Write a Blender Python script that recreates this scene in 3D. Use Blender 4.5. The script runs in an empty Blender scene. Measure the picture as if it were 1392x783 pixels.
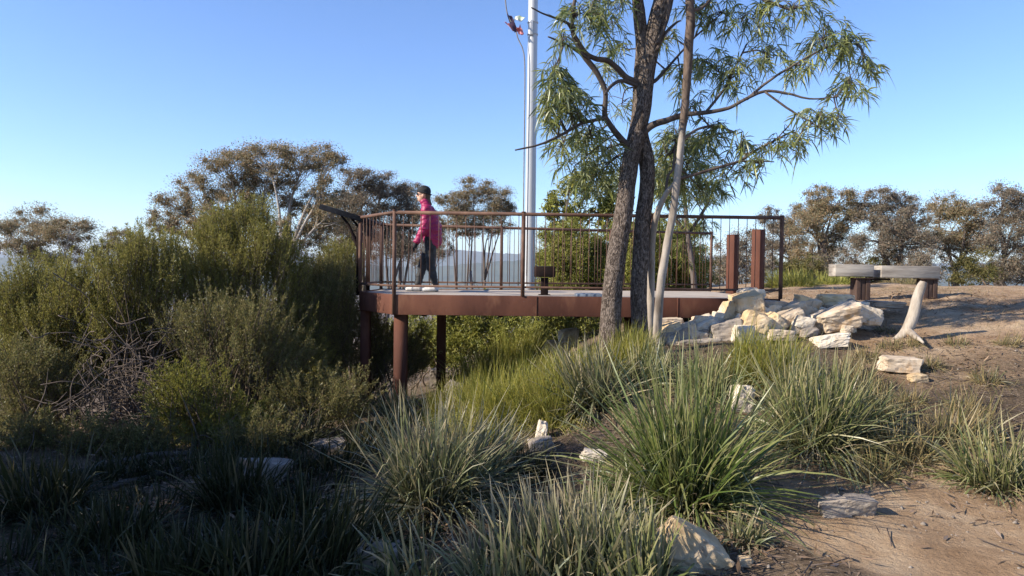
import bpy, bmesh, math, random
import numpy as np
from mathutils import Vector, Matrix, noise as mn

C = bpy.context.scene
COL = C.collection
R = math.radians

# ------------------------------------------------------------------ camera, sky, sun, exposure
FPX, CX, CY, EYE = 950.0, 696.0, 391.5, 0.35
PITCH, ROLL = math.atan(24.0 / 950.0), R(0.72)
fw = Vector((0, math.cos(PITCH), -math.sin(PITCH)))
r0, u0 = Vector((1, 0, 0)), Vector((0, math.sin(PITCH), math.cos(PITCH)))
rt = math.cos(ROLL) * r0 + math.sin(ROLL) * u0
up = -math.sin(ROLL) * r0 + math.cos(ROLL) * u0
cam_d = bpy.data.cameras.new('camera')
cam = bpy.data.objects.new('camera', cam_d)
COL.objects.link(cam)
cam_d.sensor_width = 36.0
cam_d.lens = FPX / 1392.0 * 36.0
cam_d.clip_start, cam_d.clip_end = 0.05, 40000.0
cam.matrix_world = Matrix(((rt.x, up.x, -fw.x, 0), (rt.y, up.y, -fw.y, 0), (rt.z, up.z, -fw.z, EYE), (0, 0, 0, 1)))
C.camera = cam

SUN_EL, SUN_BEHIND = 30.0, 19.0           # elevation; degrees the sun stands behind the straight left
to_sun = Vector((-math.cos(R(SUN_BEHIND)) * math.cos(R(SUN_EL)), -math.sin(R(SUN_BEHIND)) * math.cos(R(SUN_EL)), math.sin(R(SUN_EL))))
W = bpy.data.worlds.new('World')
C.world = W
W.use_nodes = True
wn = W.node_tree.nodes
sky = wn.new('ShaderNodeTexSky')
sky.sky_type = 'NISHITA'
sky.sun_disc = False
sky.sun_elevation = R(SUN_EL)
sky.sun_rotation = math.atan2(to_sun.x, to_sun.y)
sky.altitude = 700.0
sky.air_density, sky.dust_density, sky.ozone_density = 1.0, 0.1, 5.0
bg = wn['Background']
bg.inputs['Strength'].default_value = 0.125
hue = wn.new('ShaderNodeHueSaturation')
hue.inputs['Saturation'].default_value = 1.06
hue.inputs['Hue'].default_value = 0.507
W.node_tree.links.new(sky.outputs[0], hue.inputs['Color'])
W.node_tree.links.new(hue.outputs[0], bg.inputs[0])
sun_d = bpy.data.lights.new('sun', 'SUN')
sun_d.energy, sun_d.angle, sun_d.color = 5.0, R(0.53), (1.0, 0.90, 0.74)
sun = bpy.data.objects.new('sun', sun_d)
COL.objects.link(sun)
sun.rotation_euler = to_sun.to_track_quat('Z', 'Y').to_euler()
sun.location = (-30, -15, 30)
C.view_settings.view_transform = 'Standard'
C.view_settings.look = 'None'
C.view_settings.exposure = 1.0
C.view_settings.gamma = 1.0
C.view_settings.use_curve_mapping = False
C.render.engine = 'CYCLES'
C.cycles.use_denoising = True
C.cycles.max_bounces = 6
C.cycles.diffuse_bounces = 3
C.cycles.transmission_bounces = 4
C.cycles.volume_bounces = 0

# ------------------------------------------------------------------ helpers
def rg(seed): return np.random.default_rng(seed)

def at(px, py, D):
    """world point seen at photo pixel (px, py) that lies D metres ahead"""
    d = fw + rt * ((px - CX) / FPX) + up * ((CY - py) / FPX)
    k = D / d.y
    return Vector((d.x * k, D, EYE + d.z * k))

def unit(a):
    return a / np.maximum(np.linalg.norm(a, axis=-1, keepdims=True), 1e-9)

def rand_dirs(rng, n):
    return unit(rng.normal(size=(n, 3)))

def tag(o, label=None, cat=None, group=None, kind=None):
    if label: o['label'] = label
    if cat: o['category'] = cat
    if group: o['group'] = group
    if kind: o['kind'] = kind
    return o

def empty(name, loc, label, cat, group=None, rz=0.0):
    o = bpy.data.objects.new(name, None)
    o.empty_display_size = 0.2
    COL.objects.link(o)
    o.location = loc
    o.rotation_euler = (0, 0, rz)
    return tag(o, label, cat, group)

class MB:
    """collects vertices and faces for ONE mesh object"""
    def __init__(s): s.V, s.Q, s.T, s.A, s.n = [], [], [], [], 0
    def add(s, V, Q=None, T=None, A=None):
        V = np.asarray(V, dtype=np.float64).reshape(-1, 3)
        s.V.append(V)
        if Q is not None and len(Q): s.Q.append(np.asarray(Q, dtype=np.int64).reshape(-1, 4) + s.n)
        if T is not None and len(T): s.T.append(np.asarray(T, dtype=np.int64).reshape(-1, 3) + s.n)
        s.A.append(np.zeros(len(V)) if A is None else np.asarray(A, dtype=np.float64).ravel())
        s.n += len(V)
        return s
    def box(s, c, size, rz=0.0, M=None):
        x, y, z = size[0] / 2, size[1] / 2, size[2] / 2
        v = np.array([(-x, -y, -z), (x, -y, -z), (x, y, -z), (-x, y, -z), (-x, -y, z), (x, -y, z), (x, y, z), (-x, y, z)])
        if M is not None: v = v @ np.array(M.to_3x3()).T
        if rz:
            a, b = math.cos(rz), math.sin(rz)
            v = np.c_[v[:, 0] * a - v[:, 1] * b, v[:, 0] * b + v[:, 1] * a, v[:, 2]]
        return s.add(v + np.array(c), [(0, 3, 2, 1), (4, 5, 6, 7), (0, 1, 5, 4), (1, 2, 6, 5), (2, 3, 7, 6), (3, 0, 4, 7)])
    def bar(s, a, b, w, h):
        """rectangular bar from a to b, w wide (horizontal), h high"""
        a, b = Vector(a), Vector(b)
        x = (b - a); L = x.length; x.normalize()
        z = Vector((0, 0, 1)) if abs(x.z) < 0.95 else Vector((0, 1, 0))
        y = z.cross(x).normalized(); z = x.cross(y)
        M = Matrix((x, y, z)).transposed()
        return s.box((a + b) / 2, (L, w, h), M=M)
    def tube(s, P, Rr, n=8, res=1, cap=True, jitter=None):
        V, Q, T = tube_arrays(P, Rr, n, res, cap)
        if jitter is not None: V = jitter(V)
        return s.add(V, Q, T)
    def build(s, name, mat, parent=None, smooth=False, bevel=0.0, local=True):
        V = np.concatenate(s.V)
        Q = np.concatenate(s.Q) if s.Q else np.zeros((0, 4), int)
        T = np.concatenate(s.T) if s.T else np.zeros((0, 3), int)
        me = bpy.data.meshes.new(name)
        me.vertices.add(len(V))
        org = np.zeros(3)
        if parent is not None and local:
            p = parent; mw = p.matrix_world
            pts = world_to(parent, V)
            V = pts
        me.vertices.foreach_set('co', V.astype(np.float32).ravel())
        nl = len(Q) * 4 + len(T) * 3
        me.loops.add(nl)
        me.loops.foreach_set('vertex_index', np.concatenate([Q.ravel(), T.ravel()]).astype(np.int32))
        me.polygons.add(len(Q) + len(T))
        st = np.concatenate([np.arange(len(Q)) * 4, len(Q) * 4 + np.arange(len(T)) * 3]).astype(np.int32)
        me.polygons.foreach_set('loop_start', st)
        me.update(calc_edges=True)
        me.validate()
        if smooth: me.polygons.foreach_set('use_smooth', np.ones(len(me.polygons), bool))
        A = np.concatenate(s.A)
        if A.any():
            at_ = me.attributes.new('t', 'FLOAT', 'POINT')
            at_.data.foreach_set('value', A.astype(np.float32))
        me.materials.append(mat)
        o = bpy.data.objects.new(name, me)
        COL.objects.link(o)
        if parent is not None: o.parent = parent
        if bevel:
            b = o.modifiers.new('bevel', 'BEVEL'); b.width = bevel; b.segments = 2; b.limit_method = 'ANGLE'
        return o

def chain_matrix(o):
    M = Matrix.Identity(4)
    while o is not None:
        M = Matrix.LocRotScale(o.location, o.rotation_euler, o.scale) @ M
        o = o.parent
    return M

def world_to(o, V):
    M = np.array(chain_matrix(o).inverted())
    return V @ M[:3, :3].T + M[:3, 3]

def catmull(P, Rr, res):
    P = np.asarray(P, float); Rr = np.asarray(Rr, float)
    if res <= 1 or len(P) < 3: return P, Rr
    X = np.c_[P, Rr]
    X = np.vstack([2 * X[0] - X[1], X, 2 * X[-1] - X[-2]])
    out = []
    for i in range(1, len(X) - 2):
        p0, p1, p2, p3 = X[i - 1], X[i], X[i + 1], X[i + 2]
        for t in np.arange(res) / res:
            out.append(0.5 * ((2 * p1) + (-p0 + p2) * t + (2 * p0 - 5 * p1 + 4 * p2 - p3) * t * t + (-p0 + 3 * p1 - 3 * p2 + p3) * t ** 3))
    out.append(X[-2])
    out = np.array(out)
    return out[:, :3], np.maximum(out[:, 3], 1e-4)

def tube_arrays(P, Rr, n=8, res=1, cap=True):
    P = np.array([tuple(p) for p in P], float)
    Rr = np.broadcast_to(np.asarray(Rr, float), (len(P),)).copy()
    P, Rr = catmull(P, Rr, res)
    k = len(P)
    tan = unit(np.gradient(P, axis=0))
    ref = np.array([1.0, 0, 0]) if abs(tan[0][0]) < 0.9 else np.array([0, 1.0, 0])
    nrm = np.zeros_like(P)
    v = ref - tan[0] * ref.dot(tan[0])
    for i in range(k):
        v = v - tan[i] * v.dot(tan[i]); v = v / max(np.linalg.norm(v), 1e-9); nrm[i] = v
    bi = np.cross(tan, nrm)
    a = np.arange(n) * 2 * np.pi / n
    V = P[:, None, :] + Rr[:, None, None] * (np.cos(a)[None, :, None] * nrm[:, None, :] + np.sin(a)[None, :, None] * bi[:, None, :])
    i = np.arange(k - 1)[:, None] * n; j = np.arange(n)[None, :]; j2 = (j + 1) % n
    Q = np.stack([i + j, i + j2, i + n + j2, i + n + j], -1).reshape(-1, 4)
    V = V.reshape(-1, 3)
    T = []
    if cap:
        c0, c1 = len(V), len(V) + 1
        V = np.vstack([V, P[0], P[-1]])
        for q in range(n):
            T.append((c0, (q + 1) % n, q)); T.append((c1, (k - 1) * n + q, (k - 1) * n + (q + 1) % n))
    return V, Q, T

def ribbons(mb, P, D, L, Wd, droop, seg, rng, prof='lance', side=None, curl=0.0, kink=0.0):
    """n leaf or blade strips"""
    n = len(P)
    P = np.asarray(P, float); D = unit(np.asarray(D, float))
    L = np.broadcast_to(L, (n,)); Wd = np.broadcast_to(Wd, (n,)); droop = np.broadcast_to(droop, (n,))
    s = np.linspace(0, 1, seg + 1)
    sd = rand_dirs(rng, n) if side is None else side
    sd = unit(np.cross(D, sd))
    nn = np.cross(sd, D)
    pos = P[:, None] + D[:, None] * (L[:, None] * s)[:, :, None]
    pos[:, :, 2] -= (droop * L)[:, None] * s ** 2
    if curl:
        pos += nn[:, None] * ((L * rng.uniform(-curl, curl, n))[:, None] * s ** 2)[:, :, None]
    if kink:
        kk = (rng.uniform(0, 1, n) < kink)[:, None] * np.maximum(s[None, :] - rng.uniform(0.35, 0.75, n)[:, None], 0) * L[:, None]
        pos[:, :, 2] -= kk * rng.uniform(0.7, 1.5, n)[:, None]
        pos[:, :, :2] += (sd[:, :2] * rng.uniform(-0.8, 0.8, n)[:, None])[:, None, :] * kk[:, :, None]
    if prof == 'lance': w = np.sin(np.pi * np.clip(0.06 + 0.93 * s, 0, 1)) ** 0.8
    else: w = 0.75 + 0.25 * s - s ** 4 * 0.92
    off = sd[:, None] * (Wd[:, None] * w * 0.5)[:, :, None]
    V = np.stack([pos - off, pos + off], 2).reshape(-1, 3)
    b = (np.arange(n) * (seg + 1) * 2)[:, None]; k = np.arange(seg)[None, :] * 2
    Q = np.stack([b + k, b + k + 1, b + k + 3, b + k + 2], -1).reshape(-1, 4)
    A = np.repeat(np.broadcast_to(s, (n, seg + 1)).reshape(-1), 2)
    mb.add(V, Q, None, A + 1e-4)

def diamonds(mb, P, D, L, Wd, rng):
    """n small single-face leaves"""
    n = len(P); D = unit(D)
    L = np.broadcast_to(L, (n,)); Wd = np.broadcast_to(Wd, (n,))
    sd = unit(np.cross(D, rand_dirs(rng, n)))
    bend = np.cross(sd, D) * (L * 0.12)[:, None]
    m = P + D * (L * 0.45)[:, None] + bend
    V = np.stack([P, m - sd * Wd[:, None] / 2, P + D * L[:, None], m + sd * Wd[:, None] / 2], 1).reshape(-1, 3)
    Q = np.arange(n * 4).reshape(-1, 4)
    mb.add(V, Q)

# ------------------------------------------------------------------ materials
def nodes_of(name):
    m = bpy.data.materials.new(name); m.use_nodes = True
    nt = m.node_tree; nt.nodes.clear()
    return m, nt, nt.nodes, nt.links

def nd(nt, typ, **kw):
    x = nt.nodes.new(typ)
    for k, v in kw.items():
        if k in x.inputs: x.inputs[k].default_value = v
        else: setattr(x, k, v)
    return x

def ramp(nt, fac, stops, interp='LINEAR'):
    r_ = nt.nodes.new('ShaderNodeValToRGB'); e = r_.color_ramp.elements
    r_.color_ramp.interpolation = interp
    while len(e) < len(stops): e.new(0.5)
    for i, (p, c) in enumerate(stops):
        e[i].position = p; e[i].color = tuple(c) + (1.0,) if len(c) == 3 else c
    nt.links.new(fac, r_.inputs[0])
    return r_.outputs[0]

def leaf_mat(name, cols, trans=0.3, tip=None, gloss=0.12, rough=0.45, base=None):
    m, nt, N, L = nodes_of(name)
    g = N.new('ShaderNodeNewGeometry')
    col = ramp(nt, g.outputs['Random Per Island'], [(i / max(len(cols) - 1, 1), c) for i, c in enumerate(cols)])
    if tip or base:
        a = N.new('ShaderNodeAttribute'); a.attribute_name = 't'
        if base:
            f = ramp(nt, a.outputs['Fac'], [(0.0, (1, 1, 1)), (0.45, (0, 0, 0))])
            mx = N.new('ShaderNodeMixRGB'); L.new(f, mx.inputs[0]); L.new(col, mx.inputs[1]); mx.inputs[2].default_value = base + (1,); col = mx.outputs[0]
        if tip:
            f = ramp(nt, a.outputs['Fac'], [(0.72, (0, 0, 0)), (1.0, (1, 1, 1))])
            mx = N.new('ShaderNodeMixRGB'); L.new(f, mx.inputs[0]); L.new(col, mx.inputs[1]); mx.inputs[2].default_value = tip + (1,); col = mx.outputs[0]
    d = N.new('ShaderNodeBsdfDiffuse'); L.new(col, d.inputs[0])
    t = N.new('ShaderNodeBsdfTranslucent'); L.new(col, t.inputs[0])
    gl = nd(nt, 'ShaderNodeBsdfGlossy', Roughness=rough)
    gl.inputs[0].default_value = (0.8, 0.85, 0.9, 1)
    m1 = nd(nt, 'ShaderNodeMixShader'); m1.inputs[0].default_value = trans
    L.new(d.outputs[0], m1.inputs[1]); L.new(t.outputs[0], m1.inputs[2])
    fr = nd(nt, 'ShaderNodeFresnel', IOR=1.4)
    mu = nd(nt, 'ShaderNodeMath', operation='MULTIPLY_ADD'); L.new(fr.outputs[0], mu.inputs[0]); mu.inputs[1].default_value = gloss; mu.inputs[2].default_value = gloss * 0.25
    m2 = nd(nt, 'ShaderNodeMixShader'); L.new(mu.outputs[0], m2.inputs[0])
    L.new(m1.outputs[0], m2.inputs[1]); L.new(gl.outputs[0], m2.inputs[2])
    o = N.new('ShaderNodeOutputMaterial'); L.new(m2.outputs[0], o.inputs[0])
    return m

def noise_mat(name, stops, scale=4.0, detail=6.0, rough=0.8, metallic=0.0, bump=0.3, bscale=None, stretch=(1, 1, 1), spots=None, dist=0.0, spec=0.3, objrand=0.0):
    """principled surface whose colour follows a noise; optional second layer of spots (scale, lo, hi, colour)"""
    m, nt, N, L = nodes_of(name)
    tc = N.new('ShaderNodeTexCoord'); mp = N.new('ShaderNodeMapping'); mp.inputs['Scale'].default_value = stretch
    L.new(tc.outputs['Object'], mp.inputs[0])
    n1 = nd(nt, 'ShaderNodeTexNoise', Scale=scale, Detail=detail, Roughness=0.62, Distortion=dist); L.new(mp.outputs[0], n1.inputs['Vector'])
    col = ramp(nt, n1.outputs[0], stops)
    if spots:
        for (sc, lo, hi, c) in spots:
            n2 = nd(nt, 'ShaderNodeTexNoise', Scale=sc, Detail=4.0, Roughness=0.6); L.new(mp.outputs[0], n2.inputs['Vector'])
            f = ramp(nt, n2.outputs[0], [(lo, (0, 0, 0)), (hi, (1, 1, 1))])
            mx = N.new('ShaderNodeMixRGB'); L.new(f, mx.inputs[0]); L.new(col, mx.inputs[1]); mx.inputs[2].default_value = c + (1,); col = mx.outputs[0]
    if objrand:
        oi = N.new('ShaderNodeObjectInfo')
        hs = N.new('ShaderNodeHueSaturation'); L.new(col, hs.inputs['Color'])
        mr = nd(nt, 'ShaderNodeMapRange'); mr.inputs[3].default_value = 1 - objrand; mr.inputs[4].default_value = 1 + objrand
        L.new(oi.outputs['Random'], mr.inputs[0]); L.new(mr.outputs[0], hs.inputs['Value']); col = hs.outputs[0]
    b = nd(nt, 'ShaderNodeBsdfPrincipled', Roughness=rough, Metallic=metallic)
    b.inputs['Specular IOR Level'].default_value = spec
    L.new(col, b.inputs['Base Color'])
    if bump:
        n3 = nd(nt, 'ShaderNodeTexNoise', Scale=bscale or scale * 6, Detail=8.0, Roughness=0.65); L.new(mp.outputs[0], n3.inputs['Vector'])
        bp = nd(nt, 'ShaderNodeBump', Strength=bump, Distance=0.02); L.new(n3.outputs[0], bp.inputs['Height']); L.new(bp.outputs[0], b.inputs['Normal'])
    o = N.new('ShaderNodeOutputMaterial'); L.new(b.outputs[0], o.inputs[0])
    return m

def bark_mat(name, dark, light, scale, stretch, bump):
    m, nt, N, L = nodes_of(name)
    tc = N.new('ShaderNodeTexCoord'); mp = N.new('ShaderNodeMapping'); mp.inputs['Scale'].default_value = stretch
    L.new(tc.outputs['Object'], mp.inputs[0])
    n0 = nd(nt, 'ShaderNodeTexNoise', Scale=scale * 0.5, Detail=3.0); L.new(mp.outputs[0], n0.inputs['Vector'])
    mixv = N.new('ShaderNodeMixRGB'); mixv.inputs[0].default_value = 0.18; L.new(mp.outputs[0], mixv.inputs[1]); L.new(n0.outputs['Color'], mixv.inputs[2])
    vo = nd(nt, 'ShaderNodeTexVoronoi', Scale=scale, feature='F1'); L.new(mixv.outputs[0], vo.inputs['Vector'])
    n1 = nd(nt, 'ShaderNodeTexNoise', Scale=scale * 1.7, Detail=8.0, Roughness=0.7); L.new(mp.outputs[0], n1.inputs['Vector'])
    su = nd(nt, 'ShaderNodeMath', operation='MULTIPLY_ADD'); L.new(vo.outputs['Distance'], su.inputs[0]); su.inputs[1].default_value = -0.7; L.new(n1.outputs[0], su.inputs[2])
    col = ramp(nt, su.outputs[0], [(0.0, dark), (0.55, light)])
    b = nd(nt, 'ShaderNodeBsdfPrincipled', Roughness=0.95); b.inputs['Specular IOR Level'].default_value = 0.1
    L.new(col, b.inputs['Base Color'])
    bp = nd(nt, 'ShaderNodeBump', Strength=bump, Distance=0.03); L.new(su.outputs[0], bp.inputs['Height']); L.new(bp.outputs[0], b.inputs['Normal'])
    o = N.new('ShaderNodeOutputMaterial'); L.new(b.outputs[0], o.inputs[0])
    return m

M = {}
M['eucalypt'] = leaf_mat('eucalypt_leaf', [(0.12, 0.125, 0.07), (0.21, 0.195, 0.11), (0.29, 0.22, 0.125), (0.38, 0.25, 0.14), (0.25, 0.24, 0.19)], 0.35, gloss=0.03)
M['eucalypt_grey'] = leaf_mat('eucalypt_grey_leaf', [(0.13, 0.13, 0.10), (0.22, 0.19, 0.14), (0.30, 0.215, 0.155), (0.19, 0.19, 0.155)], 0.35, gloss=0.03)
M['wattle'] = leaf_mat('wattle_leaf', [(0.11, 0.15, 0.055), (0.20, 0.24, 0.07), (0.34, 0.35, 0.08), (0.13, 0.165, 0.10), (0.25, 0.255, 0.10), (0.16, 0.20, 0.10)], 0.5, gloss=0.1, rough=0.4)
M['wattle_bright'] = leaf_mat('bright_wattle_leaf', [(0.14, 0.17, 0.04), (0.24, 0.26, 0.06), (0.32, 0.31, 0.08), (0.17, 0.19, 0.06)], 0.5, gloss=0.05)
M['tea_tree'] = leaf_mat('tea_tree_leaf', [(0.13, 0.13, 0.035), (0.25, 0.23, 0.06), (0.18, 0.175, 0.05), (0.33, 0.28, 0.09)], 0.45, gloss=0.02)
M['tea_tree_dark'] = leaf_mat('tea_tree_dark_leaf', [(0.09, 0.098, 0.034), (0.16, 0.155, 0.055), (0.24, 0.195, 0.085), (0.125, 0.125, 0.045)], 0.4, gloss=0.02)
M['tea_tree_bright'] = leaf_mat('tea_tree_bright_leaf', [(0.15, 0.155, 0.03), (0.25, 0.23, 0.05), (0.18, 0.18, 0.04), (0.12, 0.12, 0.04)], 0.4, gloss=0.02)
M['green_shrub'] = leaf_mat('green_shrub_leaf', [(0.13, 0.155, 0.03), (0.24, 0.25, 0.05), (0.33, 0.31, 0.075), (0.19, 0.19, 0.06)], 0.42, gloss=0.04)
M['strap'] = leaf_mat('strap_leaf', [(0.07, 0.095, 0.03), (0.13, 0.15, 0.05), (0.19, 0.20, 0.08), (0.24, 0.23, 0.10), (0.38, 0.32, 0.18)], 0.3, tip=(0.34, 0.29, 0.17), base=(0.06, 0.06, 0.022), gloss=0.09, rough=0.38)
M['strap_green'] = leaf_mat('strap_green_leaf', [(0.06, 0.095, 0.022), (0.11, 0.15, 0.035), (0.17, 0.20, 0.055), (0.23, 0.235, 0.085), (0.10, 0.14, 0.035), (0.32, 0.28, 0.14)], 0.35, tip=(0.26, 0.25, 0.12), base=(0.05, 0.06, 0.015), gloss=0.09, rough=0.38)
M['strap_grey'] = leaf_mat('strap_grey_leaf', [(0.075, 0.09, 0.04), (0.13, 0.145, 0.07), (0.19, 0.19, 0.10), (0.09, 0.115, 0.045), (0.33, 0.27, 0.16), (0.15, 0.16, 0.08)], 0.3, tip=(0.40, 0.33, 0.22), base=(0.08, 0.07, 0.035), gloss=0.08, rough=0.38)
M['strap_shade_tone'] = leaf_mat('strap_shade_tone_leaf', [(0.018, 0.022, 0.008), (0.028, 0.034, 0.012), (0.045, 0.046, 0.018), (0.022, 0.027, 0.010), (0.16, 0.13, 0.07)], 0.2, base=(0.02, 0.02, 0.012), gloss=0.05)  # strap leaf for shaded tussocks; the deep shade is put into the colour
M['straw'] = leaf_mat('straw_leaf', [(0.20, 0.15, 0.07), (0.30, 0.23, 0.11), (0.12, 0.10, 0.045), (0.10, 0.11, 0.04)], 0.25, gloss=0.08)
M['dead_blade'] = leaf_mat('dead_strap_leaf', [(0.26, 0.19, 0.10), (0.38, 0.30, 0.19), (0.16, 0.11, 0.06), (0.44, 0.37, 0.27)], 0.2, gloss=0.05)
M['fine_grass'] = leaf_mat('fine_grass_leaf', [(0.17, 0.185, 0.03), (0.27, 0.26, 0.045), (0.36, 0.31, 0.08), (0.14, 0.17, 0.035)], 0.45, gloss=0.06)
M['litter'] = leaf_mat('litter_leaf', [(0.10, 0.065, 0.04), (0.20, 0.13, 0.08), (0.32, 0.22, 0.15), (0.07, 0.05, 0.035), (0.26, 0.20, 0.16)], 0.1, gloss=0.04)
M['twig'] = noise_mat('dry_twig', [(0.3, (0.05, 0.036, 0.03)), (0.7, (0.15, 0.115, 0.095))], 8, bump=0.2)
M['stem'] = noise_mat('shrub_stem', [(0.3, (0.06, 0.042, 0.03)), (0.7, (0.15, 0.11, 0.078))], 8, bump=0.2)
M['bark'] = bark_mat('rough_bark', (0.06, 0.046, 0.038), (0.34, 0.275, 0.235), 40.0, (1, 1, 0.38), 0.9)
M['branch_bark'] = noise_mat('branch_bark', [(0.3, (0.045, 0.034, 0.03)), (0.7, (0.115, 0.09, 0.078))], 12, bump=0.5, stretch=(1, 1, 0.5))
M['pale_bark'] = noise_mat('pale_bark', [(0.3, (0.19, 0.155, 0.13)), (0.6, (0.34, 0.295, 0.255))], 7, bump=0.25, stretch=(1, 1, 0.35), spots=[(3.2, 0.53, 0.66, (0.13, 0.095, 0.075)), (9, 0.6, 0.72, (0.42, 0.38, 0.33))])
M['peeling_bark'] = noise_mat('peeling_bark', [(0.35, (0.045, 0.03, 0.024)), (0.7, (0.17, 0.125, 0.10))], 7, bump=0.5, stretch=(1, 1, 0.3))
M['gum_bark'] = noise_mat('gum_bark', [(0.3, (0.22, 0.19, 0.16)), (0.7, (0.5, 0.45, 0.4))], 3, bump=0.2, stretch=(1, 1, 0.3))
M['dark_trunk'] = noise_mat('dark_gum_bark', [(0.3, (0.07, 0.055, 0.05)), (0.7, (0.17, 0.14, 0.125))], 3, bump=0.3, stretch=(1, 1, 0.3))
M['corten'] = noise_mat('rusty_steel', [(0.3, (0.06, 0.024, 0.017)), (0.5, (0.095, 0.038, 0.026)), (0.72, (0.15, 0.062, 0.038))], 1.6, detail=9, rough=0.85, bump=0.15, bscale=40, stretch=(1, 1, 0.45), spots=[(7.0, 0.6, 0.78, (0.055, 0.022, 0.016)), (2.3, 0.58, 0.72, (0.16, 0.075, 0.045))], spec=0.2)
M['rail_rust'] = noise_mat('rusty_rail_steel', [(0.3, (0.06, 0.03, 0.022)), (0.55, (0.115, 0.062, 0.044)), (0.75, (0.18, 0.10, 0.066))], 5, detail=8, rough=0.75, bump=0.15, bscale=60, spec=0.3)
M['dark_steel'] = noise_mat('dark_rust_steel', [(0.3, (0.010, 0.007, 0.007)), (0.7, (0.026, 0.016, 0.014))], 5, rough=0.8, bump=0.1, spec=0.1)
M['post_dark'] = noise_mat('dark_weathered_post', [(0.3, (0.035, 0.022, 0.018)), (0.7, (0.085, 0.052, 0.042))], 6, rough=0.9, bump=0.4, stretch=(1, 1, 0.3))
M['deck'] = noise_mat('deck_concrete', [(0.3, (0.30, 0.255, 0.215)), (0.7, (0.44, 0.38, 0.32))], 2.5, rough=0.9, bump=0.25, bscale=60, spots=[(1.3, 0.55, 0.75, (0.30, 0.2, 0.13))])
M['panel_black'] = noise_mat('sign_panel_black', [(0.3, (0.008, 0.009, 0.012)), (0.7, (0.02, 0.022, 0.028))], 9, rough=0.8, bump=0.05, spec=0.05)
M['panel_face'] = noise_mat('sign_face', [(0.35, (0.02, 0.026, 0.035)), (0.6, (0.05, 0.055, 0.06))], 6, rough=0.8, bump=0.0, spec=0.05)
M['plaque'] = noise_mat('metal_plaque', [(0.3, (0.16, 0.19, 0.25)), (0.7, (0.26, 0.30, 0.36))], 6, rough=0.35, metallic=0.3, bump=0.05)
M['pole'] = noise_mat('pole_paint', [(0.3, (0.36, 0.37, 0.385)), (0.7, (0.48, 0.485, 0.495))], 1.5, rough=0.42, metallic=0.2, bump=0.04, spec=0.5, stretch=(1, 1, 0.2))
M['rope'] = noise_mat('halyard_rope', [(0.3, (0.12, 0.11, 0.11)), (0.7, (0.25, 0.23, 0.22))], 20, bump=0.2)
M['bench_wood'] = noise_mat('weathered_timber', [(0.3, (0.15, 0.13, 0.115)), (0.5, (0.29, 0.26, 0.23)), (0.7, (0.42, 0.385, 0.345))], 3.5, detail=9, rough=0.9, bump=0.4, bscale=22, stretch=(0.35, 1, 3), spots=[(2.2, 0.58, 0.7, (0.16, 0.145, 0.13))])
sand = dict(rough=0.92, bump=0.7, bscale=7, objrand=0.16)
M['rock_tan'] = noise_mat('tan_sandstone', [(0.3, (0.30, 0.225, 0.155)), (0.5, (0.46, 0.37, 0.275)), (0.72, (0.58, 0.50, 0.40))], 4.0, detail=9, spots=[(1.7, 0.58, 0.68, (0.40, 0.23, 0.09)), (6, 0.62, 0.72, (0.16, 0.13, 0.11))], **sand)
M['rock_ochre'] = noise_mat('ochre_sandstone', [(0.3, (0.34, 0.22, 0.115)), (0.52, (0.50, 0.37, 0.22)), (0.72, (0.60, 0.50, 0.38))], 3.0, detail=9, spots=[(5, 0.6, 0.7, (0.20, 0.12, 0.07))], **sand)
M['rock_white'] = noise_mat('pale_sandstone', [(0.3, (0.42, 0.335, 0.25)), (0.5, (0.57, 0.49, 0.39)), (0.7, (0.67, 0.60, 0.51))], 4.0, detail=9, spots=[(2.4, 0.6, 0.7, (0.45, 0.33, 0.2))], **sand)
M['rock_grey'] = noise_mat('grey_stone', [(0.3, (0.13, 0.11, 0.095)), (0.5, (0.23, 0.195, 0.165)), (0.72, (0.34, 0.295, 0.25))], 3.2, detail=9, spots=[(3, 0.6, 0.7, (0.36, 0.29, 0.2))], **sand)
M['log'] = noise_mat('dead_log', [(0.3, (0.03, 0.023, 0.02)), (0.7, (0.10, 0.08, 0.066))], 6, bump=0.6, stretch=(1, 1, 1))
M['bleached'] = noise_mat('bleached_wood', [(0.3, (0.16, 0.13, 0.105)), (0.5, (0.32, 0.275, 0.23)), (0.75, (0.48, 0.43, 0.37))], 9, bump=0.4, stretch=(1, 1, 0.25), spots=[(4, 0.6, 0.7, (0.2, 0.16, 0.13))])
M['skin'] = noise_mat('skin', [(0.3, (0.50, 0.28, 0.20)), (0.7, (0.56, 0.33, 0.24))], 8, rough=0.5, bump=0.02, spec=0.4)
M['jacket'] = noise_mat('magenta_jacket', [(0.3, (0.22, 0.007, 0.055)), (0.7, (0.33, 0.016, 0.09))], 7, rough=0.5, bump=0.35, bscale=14, spec=0.4)
M['black_cloth'] = noise_mat('black_cloth', [(0.3, (0.012, 0.012, 0.014)), (0.7, (0.03, 0.03, 0.033))], 9, rough=0.8, bump=0.25, bscale=18, spec=0.25)
M['trouser'] = noise_mat('charcoal_trousers', [(0.3, (0.016, 0.016, 0.018)), (0.7, (0.04, 0.04, 0.043))], 9, rough=0.7, bump=0.3, bscale=15, spec=0.3)
M['shoe'] = noise_mat('pale_shoe', [(0.3, (0.5, 0.48, 0.46)), (0.7, (0.7, 0.68, 0.65))], 30, rough=0.6, bump=0.1)
M['sole'] = noise_mat('shoe_sole', [(0.3, (0.10, 0.10, 0.10)), (0.7, (0.2, 0.2, 0.2))], 30, rough=0.7, bump=0.1)
M['lens'] = noise_mat('dark_lens', [(0.3, (0.01, 0.01, 0.012)), (0.7, (0.02, 0.02, 0.02))], 3, rough=0.1, bump=0.0, spec=0.6)
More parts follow.
